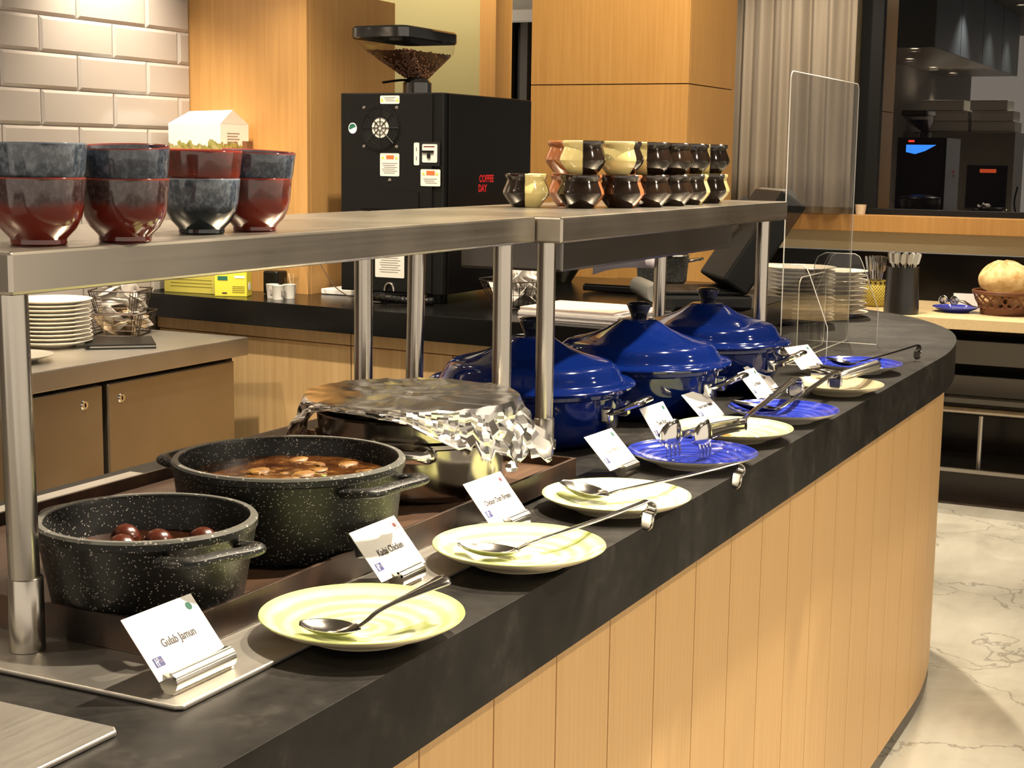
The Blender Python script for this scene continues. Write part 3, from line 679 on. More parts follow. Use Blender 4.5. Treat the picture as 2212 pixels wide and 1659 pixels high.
for i in range(900):
    a = random.random(); j = random.randrange(24); t = random.random()
    L = lerp3(MID, B_, .03+.9*a); p, q = Vector(L[j]), Vector(L[(j+1)%24]); w = p+(q-p)*t
    if a < .3 and random.random() < .5:
        c = Vector((sum(x[0] for x in lv)/24, sum(x[1] for x in lv)/24, lv[0][2])); w = w.lerp(c, random.random()); w.z = lv[0][2]+.001
    else:
        c = Vector((sum(x[0] for x in L)/24, sum(x[1] for x in L)/24, L[0][2])); w = c+(w-c)*.955
    m = Matrix.Translation(w) @ Matrix.Rotation(random.uniform(0,6),4,random.choice('XYZ')) @ Matrix.Rotation(random.uniform(0,6),4,'Z')
    g.add(bmv.v, bmv.f, m)
o = g.build('loose_beans', mat('roasted_bean', (.13,.055,.025), .35), cm, fix=False); o['kind'] = 'stuff'
G().lathe([(.030,.636),(.046,.636),(.046,.676),(.042,.680),(.034,.690),(.030,.690)], 28, Matrix.Translation((*HC,0)), closed=True).build('hopper_collar', bpy.data.materials['hopper_black'], cm)
G().tube(catmull([(HC[0]-.02,HC[1]+.005,.682),(HC[0]-.05,HC[1]+.03,.683),(HC[0]-.06,HC[1]+.09,.676)],5), .006, 8, flat=(.011,.004)).build('shutter_lever', BLACKP, cm)

# round black pot, hob with pan, grill, papers
t = thing('black_stockpot', 'large dark round bellied pot behind the far end of the hot shelf', 'pot', (5.06,2.33,1.0305))
G().lathe([(0,0),(.07,0),(.075,.01),(.10,.05),(.135,.10),(.15,.15),(.148,.18),(.14,.19),(.135,.18),(.136,.15),(.09,.05),(0,.02)], 40, cap=False).build('pot_body', mat('dark_bronze_pot', (.045,.038,.022), .3, .6), t)
G().lathe([(.148,.185),(.153,.19),(.148,.195),(.06,.215),(0,.218)], 40, cap=False).build('pot_lid', BLACKP, t)
t = thing('induction_hob', 'flat black induction hob under the speckled saucepan', 'hob', (4.90,1.88,1.0305))
G().box(-.16,-.19,.004,.16,.19,.024).build('hob_body', BLACKP, t, smooth=False, bevel=.004)
G().box(-.155,-.185,.0245,.155,.185,.028).build('glass_top', BLACKG, t, smooth=False)
t = thing('saucepan', 'speckled grey saucepan with steel side handles on the induction hob', 'pan', (4.90,1.845,1.0588))
GSP = speckle('speckled_grey', (.05,.05,.045), (.3,.29,.26), 300)
G().lathe([(0,0),(.074,0),(.084,.012),(.090,.095),(.092,.098),(.088,.098),(.082,.014),(0,.006)], 40, cap=False).build('pan_body', GSP, t)
G().lathe([(.088,.097),(.093,.097),(.093,.101),(.088,.101)], 40, closed=True).build('steel_rim', CHROME, t)
for a in (R(-70), R(110)):
    m = Matrix.Rotation(a,4,'Z'); G().tube([m @ Vector(q) for q in catmull([(.085,-.016,.078),(.115,-.018,.084),(.135,0,.087),(.115,.018,.084),(.085,.016,.078)],5)], .005, 8).build('handle', CHROME, t)
ts = thing('steel_tray', 'thin bright steel tray edge in front of the contact grill', 'tray', (4.27,1.66,1.0305), .2)
G().box(-.06,-.09,0,.06,.09,.006).build('tray_plate', CHROME, ts, smooth=False, bevel=.002)
t = thing('contact_grill', 'black contact grill with its lid raised', 'grill', (4.47,1.60,1.0305), R(-58))
GR = mat('grill_grey', (.16,.16,.15), .4)
G().box(-.13,-.15,.0,.17,.15,.045).build('grill_base', BLACKP, t, smooth=False, bevel=.01)
G().cyl((-.125,-.15,.05),(-.125,.15,.05),.028,20).build('front_roll', GR, t)
G().box(-.09,-.14,.046,.15,.14,.056).build('lower_plate', BLACK, t, smooth=False, bevel=.003)
L = Matrix.Translation((.12,0,.075)) @ Matrix.Rotation(R(33),4,'Y')
G().box(-.05,-.16,-.01,.04,.16,.31,L).build('raised_lid', BLACK, t, smooth=False, bevel=.008)
G().cyl(tuple(L @ Vector((-.02,-.15,.30))), tuple(L @ Vector((-.02,.15,.30))), .026, 20).build('lid_roll', GR, t)
G().tube([L @ Vector(q) for q in ((-.05,.10,.10),(-.10,.10,.2),(-.10,-.02,.24),(-.05,-.02,.20))], .010, 8).build('lid_arm', mat('dark_grey_casting', (.06,.058,.052), .45), t)
G().cyl(tuple(L @ Vector((-.085,-.07,.16))), tuple(L @ Vector((-.075,-.09,.225))), .009, 12).build('lever_grip', ALU, t)
G().tube(catmull([(-.05,.13,.06),(-.06,.15,.16),(-.03,.16,.28)],5), .006, 8).build('cable', BLACK, t)
t = thing('paper_stack', 'stack of printed papers lying on the granite worktop behind the blue lids', 'papers', (3.93,1.70,1.0305), -.06)
pm = mat('pale_pink_paper', (.56,.42,.34), .6); mat('stack_paper', (.50,.46,.46), .6)
for k in range(6): G().box(-.125+random.uniform(-.008,.008),-.155+random.uniform(-.008,.008),.0055*k,.125,.15,.0055*k+.0048).build('sheaf', bpy.data.materials['stack_paper'] if k % 2 else bpy.data.materials['sachet_paper'], t, smooth=False)
G().box(-.12,-.14,.033,.12,.15,.036).build('cover_sheet', pm, t, smooth=False)
# ------------------------------------------------------------------ steel over-shelves
def shelf(name, label, x0, x1, y0, y1, posts):
    t = thing(name, label, 'shelf', (0,0,0))
    G().box(x0,y0,1.327,x1,y1,1.374).build('shelf_panel', STEEL, t, bevel=.004, smooth=False)
    for (x, y, zb, dx) in posts:
        p = G().tube([(x,y,zb),(x+dx,y,1.3265)], .0172, 28).build('post', STEELV, t)
        G().lathe([(.0174,0),(.0198,0),(.0198,.082),(.0188,.0835),(.0174,.0835)], 28, Matrix.Translation((x,y,zb)), closed=True).build('sleeve', STEELV, p)
    return t
shelf('hot_shelf', 'near brushed steel over shelf carrying the red and blue bowls', 1.205, 2.488, 1.18, 1.55, [(1.244,1.212,.9265,-.006),(1.244,1.51,.9265,0),(2.412,1.207,.9205,0),(2.425,1.503,.9205,0)])
s2 = shelf('hot_shelf', 'far brushed steel over shelf carrying the small handi pots', 2.492, 3.911, 1.13, 1.535, [(2.527,1.176,.9205,0),(2.585,1.487,.9205,.012),(3.846,1.174,.9205,0),(3.85,1.458,.9205,.012)])
t = thing('heat_lamp_box', 'dark steel heat lamp box hung below the far over shelf', 'heater', (0,0,0))
G().box(2.66,1.205,1.262,3.69,1.425,1.3265).build('box_shell', DARKST, t, smooth=False, bevel=.005)
G().box(2.70,1.24,1.259,3.65,1.39,1.2615).build('element_cover', BLACK, t, smooth=False)
# hanging sheet of paper
rows = []
for i in range(13):
    u = i/12; row = []
    for j in range(7):
        v = j/6; b = .018*sin(u*3.1)*v
        row.append((3.60+.345*u, 1.548-.055*u*v-.004+.012*sin(u*5)*v, 1.335-(.152-.012*sin(u*3.0)+.006*u)*v))
    rows.append(row)
t = G().grid(rows).build('hanging_sheet', mat('lilac_paper', (.40,.36,.38), .7), solid=.0008, fix=False); tag(t, 'lilac grey sheet of paper hanging behind the far over shelf', 'paper')

# ------------------------------------------------------------------ glazed bowls on the near shelf
def glaze(name, low, high, edge, split, rim):
    m = mat(name, low, .12, coat=.35); v = coords(m); s = nd(m,'ShaderNodeSeparateXYZ'); lk(m, v, s.inputs[0])
    n = noise_tex(m, coords(m,(60,60,14)), 1, 4); n2 = noise_tex(m, coords(m,(160,160,110)), 1, 4, .7)
    f = mth(m,'ADD', mth(m,'MULTIPLY', s.outputs[2], 1/.078), mth(m,'MULTIPLY', mth(m,'SUBTRACT', n, .5), .22))
    hi = mixc(m, ramp(m, n2, [(.45,(0,0,0)),(.65,(1,1,1))]), high, edge)
    c = mixc(m, ramp(m, f, [(split-.06,(0,0,0)),(split+.06,(1,1,1))]), low, hi)
    c2 = mixc(m, ramp(m, mth(m,'MULTIPLY', s.outputs[2], 1/.08), [(.94,(0,0,0)),(.965,(1,1,1))]), c, rim)
    lk(m, c2, bsdf(m).inputs['Base Color']); return m
GL_R = glaze('red_glaze_slate_top', (.11,.014,.008), (.035,.018,.018), (.085,.06,.06), .60, (.20,.035,.02))
GL_B = glaze('slate_blue_glaze', (.010,.014,.018), (.035,.046,.065), (.12,.14,.17), .48, (.16,.19,.23))
GL_RB = glaze('red_glaze_blue_top', (.16,.025,.015), (.030,.036,.052), (.085,.10,.13), .30, (.17,.035,.03))
GL_RR = glaze('dark_red_glaze', (.13,.02,.012), (.09,.02,.014), (.05,.02,.018), .62, (.22,.03,.02))
BOWL = [(0,0),(.0285,0),(.0298,.0015),(.0295,.0065),(.0315,.0095),(.0395,.0185),(.0455,.0310),(.0485,.0460),(.0500,.0640),(.0512,.0765),(.0506,.078),(.0490,.0765),(.0470,.052),(.040,.027),(.024,.013),(0,.012)]
def bowl_obj(m, loc, label, s=1.0, tilt=(0,0)):
    o = G().lathe(BOWL, 56, cap=False).build('glazed_bowl', m, loc=loc); o.scale = (s,s,s*.92); o.rotation_euler = (Matrix.Rotation(R(tilt[0]),3,Vector((.44,-.89,0))) @ Matrix.Rotation(R(tilt[1]),3,Vector((.89,.44,0))) @ Matrix.Rotation(random.uniform(0,6),3,'Z')).to_euler()
    tag(o, label, 'bowl', 'glazed bowls stacked on the near shelf')
B4 = [((1.312,1.241),1.05,GL_R,GL_B,'leftmost'),((1.425,1.213),1.03,GL_R,GL_RB,'second'),((1.628,1.258),1.0,GL_B,GL_RR,'third'),((1.732,1.248),1.0,GL_RR,GL_RB,'rightmost')]
for (x,y), s, lo, hi, w in B4:
    nm = {'red_glaze_slate_top':'red bowl with a dark band','slate_blue_glaze':'slate blue bowl','red_glaze_blue_top':'blue topped bowl with red rim','dark_red_glaze':'dark red bowl'}
    bowl_obj(lo, (x,y,1.3745), '%s below in the %s bowl stack' % (nm[lo.name], w), s)
    bowl_obj(hi, (x+.002,y-.001,1.3745+.0365*s), '%s on top of the %s bowl stack' % (nm[hi.name], w), s*1.0, {'second':(4,0),'rightmost':(2,3),'third':(1,1)}.get(w,(0,0)))

# ------------------------------------------------------------------ handi pots on the far shelf
def twotone(name, a, b):
    m = mat(name, a, .10, coat=.7); v = coords(m); s = nd(m,'ShaderNodeSeparateXYZ'); lk(m, v, s.inputs[0])
    n = noise_tex(m, v, 60, 2); f = mth(m,'ADD', s.outputs[0], mth(m,'MULTIPLY', mth(m,'SUBTRACT', n, .5), .003))
    lk(m, mixc(m, ramp(m, mth(m,'ADD', mth(m,'MULTIPLY', f, 100), .5), [(.42,(0,0,0)),(.58,(1,1,1))]), a, b), bsdf(m).inputs['Base Color']); return m
HB = (.014,.008,.005); HC_ = (.74,.62,.27); HT = (.34,.125,.05)
H_CB = twotone('cream_brown_glaze', HC_, HB); H_TB = twotone('terracotta_brown', HT, HB); H_CT = twotone('terracotta_cream', HT, HC_); H_BB = twotone('brown_glaze', HB, (.02,.011,.006))
HAN = [(0,0),(.029,0),(.031,.002),(.047,.022),(.0502,.029),(.0492,.036),(.0425,.052),(.0412,.056),(.0428,.060),(.0452,.064),(.0452,.068),(.043,.070),(.040,.067),(.038,.055),(.044,.032),(.028,.006),(0,.005)]
ham = {}
for m in (H_CB,H_TB,H_CT,H_BB):
    me = G().lathe(HAN, 48, cap=False).mesh('handi_pot', ang=25); me.materials.append(m); ham[m.name] = me
VIEW = math.atan2(1.25,3.1)+pi   # direction towards the viewer
# (x, y, layer, glaze, turn)  turn 0: the first colour shows on the left, second on the right
LOW = [(2.955,1.425,H_CB,180,'half cream half brown','standing alone at the left end'),(2.985,1.312,H_TB,-118,'mostly brown with a terracotta edge','second from left in the lower row'),
       (3.078,1.258,H_TB,-125,'dark brown with a thin terracotta edge','third from left in the lower row'),(3.182,1.235,H_BB,0,'dark brown','fourth from left in the lower row'),
       (3.300,1.226,H_BB,40,'dark brown','fifth from left in the lower row'),(3.435,1.232,H_CB,-128,'brown with a cream edge','sixth from left in the lower row'),(3.585,1.234,H_CB,-128,'brown with a cream edge','last at the right of the lower row'),
       (3.095,1.385,H_TB,20,'terracotta and brown','hidden in the back of the lower row')]
TOP = [(3.05,1.36,H_TB,90,'terracotta','at the left back of the upper row'),(2.988,1.309,H_CB,0,'half cream half brown','first in front of the upper row'),(3.08,1.262,H_CB,42,'cream','second in front of the upper row'),
       (3.184,1.236,H_CB,-8,'cream and brown','third in the upper row'),(3.302,1.228,H_BB,0,'dark brown','fourth in the upper row'),(3.437,1.234,H_TB,0,'terracotta and brown','fifth in the upper row'),(3.583,1.236,H_CB,0,'cream and brown','last at the right of the upper row')]
for L, z in ((LOW,1.3745),(TOP,1.3745+.0705)):
    for x, y, m, turn, lk1, lk2 in L:
        o = bpy.data.objects.new('handi_pot', ham[m.name]); COL.objects.link(o); o.location = (x,y,z)
        o.rotation_euler = (0,0,VIEW+pi/2+R(turn))   # local +x to the right of the view
        if L is TOP and x == 3.05: o.location = (3.066,1.379,z)
        tag(o, '%s handi pot, %s' % (lk1, lk2), 'pot', 'handi pots on the far shelf')

# ------------------------------------------------------------------ hot plates, tray and pans
t = G().prism([(1.185,.947),(2.055,.947),(2.06,.955),(2.06,1.755),(1.18,1.755),(1.18,.955)], .9203, .926).build('steel_hotplate', STEELT, smooth=False, bevel=.002); tag(t, 'long steel hotplate let into the counter under the dark tray', 'hotplate')
t = G().prism([(-.6,.961),(1.100,.961),(1.108,.970),(1.108,1.755),(-.6,1.755)], .9203, .926).build('steel_hotplate', STEELT, smooth=False, bevel=.002); tag(t, 'steel hotplate in the near left corner of the counter', 'hotplate')
t = thing('pan_tray', 'long dark rusty metal tray holding the three pans', 'tray', (0,0,0))
X0,X1,Y0,Y1 = 1.288,2.382,1.045,1.60
for nm, b in (('front_wall',(X0,Y0,.9263,X1,Y0+.006,.966)),('back_wall',(X0,Y1-.006,.9263,X1,Y1,.966)),('end_wall',(X0,Y0+.0065,.9263,X0+.006,Y1-.0065,.966)),('end_wall',(X1-.006,Y0+.0065,.9263,X1,Y1-.0065,.966))):
    G().box(*b).build(nm, TRAY, t, smooth=False, bevel=.001)
G().box(X0+.007,Y0+.007,.9265,X1-.007,Y1-.007,.948).build('wooden_board', BOARD, t, smooth=False)
def uhandle(r, z, w, d, a, rr, fl):
    m = Matrix.Rotation(a,4,'Z')
    P = [(r-.012,-w,z-.004),(r+d*.55,-w*.98,z),(r+d*.95,-w*.72,z+.001),(r+d,0,z+.002),(r+d*.95,w*.72,z+.001),(r+d*.55,w*.98,z),(r-.012,w,z-.004)]
    return G().tube([m @ p for p in catmull(P,5)], rr, 12, flat=fl)
WORN = speckle('worn_grey_rim', (.10,.10,.09), (.35,.34,.30), 200)
def nonstick(label, x, y, zb, R_, rb, h, hang, hw):
    t = thing('nonstick_pan', label, 'pot', (x,y,zb))
    G().lathe([(0,0),(rb*.96,0),(rb,.006),(R_*.985,h-.012),(R_,h-.010),(R_,h-.002),(R_-.003,h),(R_-.008,h),(R_-.011,h-.006),(rb-.008,.008),(0,.006)], 72, cap=False).build('pan_body', SPECK, t)
    G().lathe([(R_-.0095,h-.0005),(R_-.0015,h-.0005),(R_+.0002,h-.002),(R_-.002,h+.0012),(R_-.009,h+.0012)], 72, closed=True).build('worn_rim', WORN, t)
    for a in (hang, hang+pi): uhandle(R_, h-.018, hw, .032, a, .008, (.0115,.0068)).build('handle', SPECK, t)
    return t
nonstick('smaller speckled black pan of brown dumplings in syrup', 1.405,1.172,.9483,.130,.113,.101,R(-110),.054)
nonstick('larger speckled black pan of chicken curry', 1.715,1.182,.9483,.159,.145,.120,R(-97),.062)
SYR = mat('dark_syrup', (.03,.010,.004), .05, coat=.8)
t = G().lathe([(0,.0),(.116,.0),(.116,-.006),(0,-.006)], 56, cap=False).build('sugar_syrup', SYR, loc=(1.405,1.172,1.006)); tag(t, 'dark sugar syrup in the smaller speckled pan', 'syrup', kind='stuff')
JM = mat('fried_dumpling', (.06,.012,.005), .25, coat=.3)
for k, (dx,dy,w) in enumerate(((-.045,.05,'leftmost'),(-.012,.03,'second from left'),(-.045,.0,'foremost'),(.03,.01,'third from left'),(.065,-.03,'rightmost'),(.03,.06,'backmost'))):
    g = G().lathe([(0,-.019),(.010,-.0165),(.0175,-.009),(.020,0),(.0175,.009),(.010,.0165),(0,.019)], 24, cap=False)
    o = g.build('gulab_jamun', JM, loc=(1.405+dx,1.172+dy,1.008), sub=1, rot=(k,k*.7,0)); tag(o, 'dark brown dumpling floating in syrup, %s in the pan' % w, 'dumpling', 'dumplings in the syrup')
CUR = mat('curry_gravy', (.10,.04,.012), .10, coat=.6); v = coords(CUR); n = noise_tex(CUR, v, 26, 5, .6)
lk(CUR, ramp(CUR, n, [(.35,(.022,.007,.003)),(.55,(.075,.027,.007)),(.72,(.24,.11,.025))]), bsdf(CUR).inputs['Base Color'])
rows = [[(0.143*i/14*cos(2*pi*j/64), .143*i/14*sin(2*pi*j/64), .002*noise.noise(Vector((i*.9*cos(2*pi*j/64), i*.9*sin(2*pi*j/64), 1)))) for j in range(64)] for i in range(15)]
t = G().grid(rows, True).build('chicken_curry', CUR, loc=(1.715,1.182,1.042), fix=False); tag(t, 'brown curry gravy filling the larger speckled pan', 'curry', kind='stuff')
CHK = mat('curry_chicken', (.33,.15,.035), .5, spec=.3); v = coords(CHK); lk(CHK, ramp(CHK, noise_tex(CHK, v, 60, 4), [(.3,(.07,.027,.006)),(.7,(.24,.12,.026))]), bsdf(CHK).inputs['Base Color'])
g = G(); gg = G()
for k in range(64):
    a = random.uniform(0,2*pi); r = .132*math.sqrt(random.random()); c = Vector((r*cos(a), r*sin(a), -.002+random.uniform(-.002,.003)))
    big = k < 26; s = random.uniform(.012,.021) if big else random.uniform(.004,.008)
    sq = Vector((1, random.uniform(.5,.9), .20)); ph = random.uniform(0,9)
    rr = [[tuple(c+Matrix.Rotation(ph,3,'Z') @ Vector((sq.x*s*sin(pi*i/6)*cos(2*pi*j/10)*(1+.6*noise.noise(Vector((ph+i,j*.9,0)))), sq.y*s*sin(pi*i/6)*sin(2*pi*j/10), sq.z*s*cos(pi*i/6)))) for j in range(10)] for i in range(7)]
    (g if (big or k % 2) else gg).grid(rr, True)
o = g.build('chicken_pieces', CHK, loc=(1.715,1.182,1.042)); tag(o, 'chicken pieces and onion floating in the brown curry', 'chicken', kind='stuff')
o = gg.build('green_pepper_bits', mat('green_pepper', (.20,.26,.035), .3), loc=(1.715,1.182,1.0425)); tag(o, 'small green pepper bits floating in the brown curry', 'pepper', kind='stuff')

# steel pot under foil
px_, py_ = 2.115, 1.218
t = thing('steel_pot', 'dark polished steel pot partly wrapped in foil', 'pot', (px_,py_,.9483))
G().lathe([(0,0),(.140,0),(.150,.012),(.153,.085),(.157,.088),(.157,.094),(.152,.098),(.154,.125),(.160,.130),(.150,.132),(.146,.09),(.14,.02),(0,.006)], 72, cap=False).build('pot_body', POTST, t)
for a in (R(200), R(20)):
    uhandle(.155, .083, .058, .036, a, .008, (.006,.011)).build('handle', CHROME, t)
FR_ = .172; rows = []; NA = 120
def fn(x, y, z, s): return noise.noise(Vector((x*s, y*s, z*s)))
for i in range(13):                       # crumpled top
    r = .001+FR_*i/12; row = []
    for j in range(NA):
        a = 2*pi*j/NA; x, y = r*cos(a), r*sin(a)
        rid = abs(fn(x,y,0,18))+.4*abs(fn(x,y,3,50)); z = .003-.006*rid+.008*fn(x,y,7,9)*(1-i/12)
        row.append((x,y,z))
    rows.append(row)
def skirt(a):
    d = math.degrees(a) % 360
    if 146 <= d <= 208: return .006+.014*abs((d-177)/31)**2
    if 208 < d < 232: return .020+.040*(d-208)/24
    if 232 <= d <= 330: return .060+.034*sin((d-232)*.030)+.010*sin(d*.31)+.006*sin(d*.83)
    if 100 <= d < 146: return .078-.058*max(0,(d-128)/18)+.006*sin(d*.4)
    return .055+.01*sin(d*.2)
NS = 14
for k in range(1, NS+1):
    row = []
    for j in range(NA):
        a = 2*pi*j/NA; s = skirt(a); f = k/NS
        cr = .013*fn(cos(a)*3, sin(a)*3, f*2.0, 2.0)+.013*abs(fn(cos(a)*2.2, sin(a)*2.2, f*.8, 4.2))+.0035*fn(cos(a)*2.2, sin(a)*2.2, f*1.5, 9)
        d = math.degrees(a) % 360; flare = (.012+.052*max(0, 1-abs(d-298)/22)+.02*max(0,1-abs(d-128)/20))*f*f
        row.append(((FR_+.002+cr*min(1,f*3)+flare)*cos(a), (FR_+.002+cr*min(1,f*3)+flare)*sin(a), .002-s*f))
    rows.append(row)
fo = G().grid(rows, True).build('foil_cover', FOIL, loc=(px_,py_,.9483+.150), smooth=True, ang=12, solid=.0006, fix=False)
tag(fo, 'crumpled aluminium foil covering the steel pot', 'foil')
t = G().lathe([(0,-.009),(.008,-.006),(.011,0),(.007,.006),(0,.010)], 7, cap=False).build('foil_scrap', FOIL, loc=(2.052,1.008,1.012), smooth=False); tag(t, 'small scrap of foil clinging below the foil cover', 'foil scrap')

# ------------------------------------------------------------------ blue casseroles
LIDP = [(0,0),(.200,0),(.2065,.002),(.2075,.006),(.203,.010),(.194,.012),(.187,.013),(.181,.018),(.176,.028),(.169,.039),(.160,.046),(.148,.050),(.128,.0545),(.100,.063),(.072,.075),(.050,.0885),(.040,.0955),(.036,.0965),(0,.0965)]
CAS = [(2.734,1.300,'nearest','behind the steel posts'),(3.156,1.240,'middle','between the other two'),(3.614,1.238,'farthest','beside the clear screen')]
for k, (x,y,w,w2) in enumerate(CAS):
    t = thing('casserole_pot', '%s royal blue enamel casserole with chrome handles, %s' % (w,w2), 'pot', (x,y,.9203), 0, 'blue casseroles')
    G().lathe([(0,0),(.135,0),(.150,.004),(.166,.016),(.1745,.036),(.178,.060),(.181,.098),(.188,.102),(.188,.1085),(.180,.110),(.174,.105),(.170,.05),(.14,.012),(0,.008)], 80, cap=False).build('pot_body', BLUE, t)
    for a in (R(-88), R(92)):
        m = Matrix.Rotation(a,4,'Z'); h = thing('handle', None, None); h.parent = t
        G().tube([m @ Vector(q) for q in catmull([(.172,-.048,.070),(.200,-.050,.078),(.232,-.034,.092),(.243,0,.098),(.232,.034,.092),(.200,.050,.078),(.172,.048,.070)],6)], .0078, 12, flat=(.0105,.0062)).build('handle_loop', CHROME, h)
        for s in (-1,1): G().box(.170,s*.048-.012,.054,.190,s*.048+.012,.084,m).build('bracket', CHROME, h, bevel=.004)
    l = thing('lid', None, None, (0,0,.1109)); l.parent = t
    G().lathe(LIDP, 96, cap=False).build('lid_shell', BLUE, l, ang=50)
    G().lathe([(0,.0968),(.0165,.0968),(.0175,.103),(.0255,.122),(.0275,.127),(.0265,.130),(.020,.1335),(0,.135)], 32, cap=False).build('knob', KNOB, l)
    G().lathe([(.0268,.1255),(.0284,.127),(.0268,.1285)], 32, Matrix.Identity(4), closed=True).build('knob_ring', CHROME, l)

# ------------------------------------------------------------------ plates along the front
def dish(label, x, y, z, m, r=.121, back=CREAMC):
    t = thing('serving_plate', label, 'plate', (x,y,z), random.uniform(0,6), 'plates along the counter front')
    G().lathe([(0,.002),(r*.48,.002),(r*.52,0),(r*.56,.0),(r*.58,.003),(r*.86,.015),(r*.99,.0235),(r,.0250),(r*.985,.0252),(r*.9,.0185)], 72, cap=False).build('underside', back, t)
    G().lathe([(0,.0066),(r*.3,.0066),(r*.56,.0085),(r*.78,.0140),(r*.90,.0195),(r*.985,.0258),(r*.997,.0264),(r*1.002,.0254)], 72, cap=False).build('glazed_face', m, t)
    return t
PZ = .9205
PL = [('lime ring glazed plate, nearest of the row, under a short serving spoon',1.472,.914,.9265,LIME),('lime ring glazed plate, second of the row, beside the third name card',1.850,.895,.9265,LIME),
      ('pale lime plate, third of the row, shaded by a long spoon',2.235,.909,PZ,LIME2),('blue ring glazed plate with slotted tongs',2.645,.926,PZ,BLUEP),
      ('pale lime plate stained with gravy beyond the blue tongs plate',2.935,.942,PZ,LIME2),('blue plate with a gravy spoon between two pale plates',3.203,.922,PZ,BLUEP),
      ('plain cream plate with a thick handled scoop',3.655,.915,PZ,CREAMC),('farthest blue plate with a dark long spoon',4.068,.967,PZ,BLUEP)]
PL[5] = (PL[5][0],3.213,.920,PZ+.0,BLUEP)
for k, q in enumerate(PL): dish(*q, r=.112 if k == 6 else .120, back=(WHITEC if k in (3,5,7) else CREAMC))
t = G().grid([[(.03*i/3*cos(j*pi/6)*(1+.2*sin(j*2)), .016*i/3*sin(j*pi/6), .0010*(3-i)) for j in range(12)] for i in range(4)], True).build('gravy_smear', mat('gravy_stain', (.32,.14,.015), .15), loc=(2.915,.955,.9288), rot=(0,0,.4)); tag(t, 'brown gravy smear on the pale lime plate', 'sauce', kind='stuff')

# ------------------------------------------------------------------ spoons with hooks
def ribbon(C, W, D, up=(0,0,1), n=7):
    rows = []
    for i, c in enumerate(C):
        c = Vector(c); tdir = Vector(C[min(i+1,len(C)-1)])-Vector(C[max(i-1,0)])
        tdir.normalize(); side = tdir.cross(Vector(up)).normalized(); nn = side.cross(tdir)
        rows.append([tuple(c+side*W[i]*(2*j/(n-1)-1)-nn*D[i]*(1-(2*j/(n-1)-1)**2)) for j in range(n)])
    return G().grid(rows)
def spoon(name, label, tip, heel, end, hookdrop=0, m=SPOON, bw=.030, bd=.014, hw=.0065, flare=0, bowl=None, cat='spoon', arch=.0):
    tip, heel, end = Vector(tip), Vector(heel), Vector(end)
    t = thing(name, label, cat, (0,0,0))
    N = 14; C=[]; W=[]; D=[]
    for i in range(N+1):
        u = i/N; C.append(tip.lerp(heel,u)); w = bw*max(.03,(math.sin(pi*min(1,(u*.92+.04)))**.55)); W.append(w if u<.92 else max(hw*.9,w)); D.append(bd*math.sin(pi*u)**.8 if 0<u<1 else 0)
    ribbon(C,W,D,n=11).build('bowl', bowl or m, t, solid=.0013, sub=1, fix=False)
    k = 12; C=[]; W=[]; D=[]; mid = heel.lerp(end,.22); mid.z = heel.z+(end.z-heel.z)*.30+arch
    P = catmull([heel.lerp(tip,.06), heel+ (end-heel)*.06+Vector((0,0,.004)), mid, heel.lerp(end,.6)+Vector((0,0,arch)), end],6)
    for i, c in enumerate(P):
        u = i/(len(P)-1); C.append(c); W.append(hw*(.75+.25*u)+flare*max(0,(u-.6)/.4)**1.3*(1 if u<.97 else .6)); D.append(-.0008-(.004 if flare else 0)*u)
    if hookdrop:
        d = (end-heel); d.z = 0; d.normalize()
        for a in range(1,8):
            q = R(a*24); C.append(end+d*.010*sin(q)-Vector((0,0,.010*(1-cos(q))))); W.append(hw*(1+.17*a)); D.append(0)
        l = C[-1]
        for a in range(1,5): C.append(l+Vector((0,0,-hookdrop*a/4))+d*(-.004*a/4)); W.append(hw*(2.3 if a<3 else (2.0 if a==3 else .8))); D.append(0)
    ups = []
    rows = []; n = 7; side = (end-heel); side.z=0; side.normalize(); side = side.cross(Vector((0,0,1)))
    for i, c in enumerate(C):
        td = C[min(i+1,len(C)-1)]-C[max(i-1,0)]; td.normalize(); nn = side.cross(td).normalized()
        rows.append([tuple(c+side*W[i]*(2*j/(n-1)-1)-nn*D[i]*(1-(2*j/(n-1)-1)**2)) for j in range(n)])
    G().grid(rows).build('handle', m, t, solid=.0017, fix=False)
    return t
DKSP = mat('dark_mirror_steel', (.20,.19,.18), .12, 1)
spoon('serving_spoon','short steel serving spoon with a flared handle on the nearest plate',(1.402,.955,.952),(1.437,.893,.946),(1.536,.838,.986),0,bw=.026,bd=.011,hw=.005,flare=.013,arch=.004)
spoon('serving_spoon','long steel spoon with a hooked handle on the second plate',(1.800,.965,.953),(1.850,.893,.943),(2.045,.783,.986),.024,bw=.026,bd=.012)
spoon('serving_spoon','long steel spoon with a hooked handle on the third plate',(2.235,1.008,.957),(2.240,.922,.941),(2.430,.772,.976),.024,bw=.029,bd=.015)
spoon('serving_spoon','steel spoon with a broad hooked handle crossing the stained pale plate',(2.93,.985,.942),(3.03,.955,.938),(3.385,.943,.990),.028,bw=.017,bd=.006,hw=.009,arch=.0)
spoon('serving_spoon','gravy coated spoon with hooked handle on the second blue plate',(3.190,1.035,.957),(3.232,.930,.940),(3.565,.898,.986),.024,bw=.026,bd=.014,hw=.008,bowl=DKSP)
spoon('serving_spoon','dark long spoon with a hooked handle on the farthest blue plate',(4.035,1.045,.957),(4.056,.967,.942),(4.385,.872,.966),.022,bw=.026,bd=.012,m=DKSP,hw=.005)
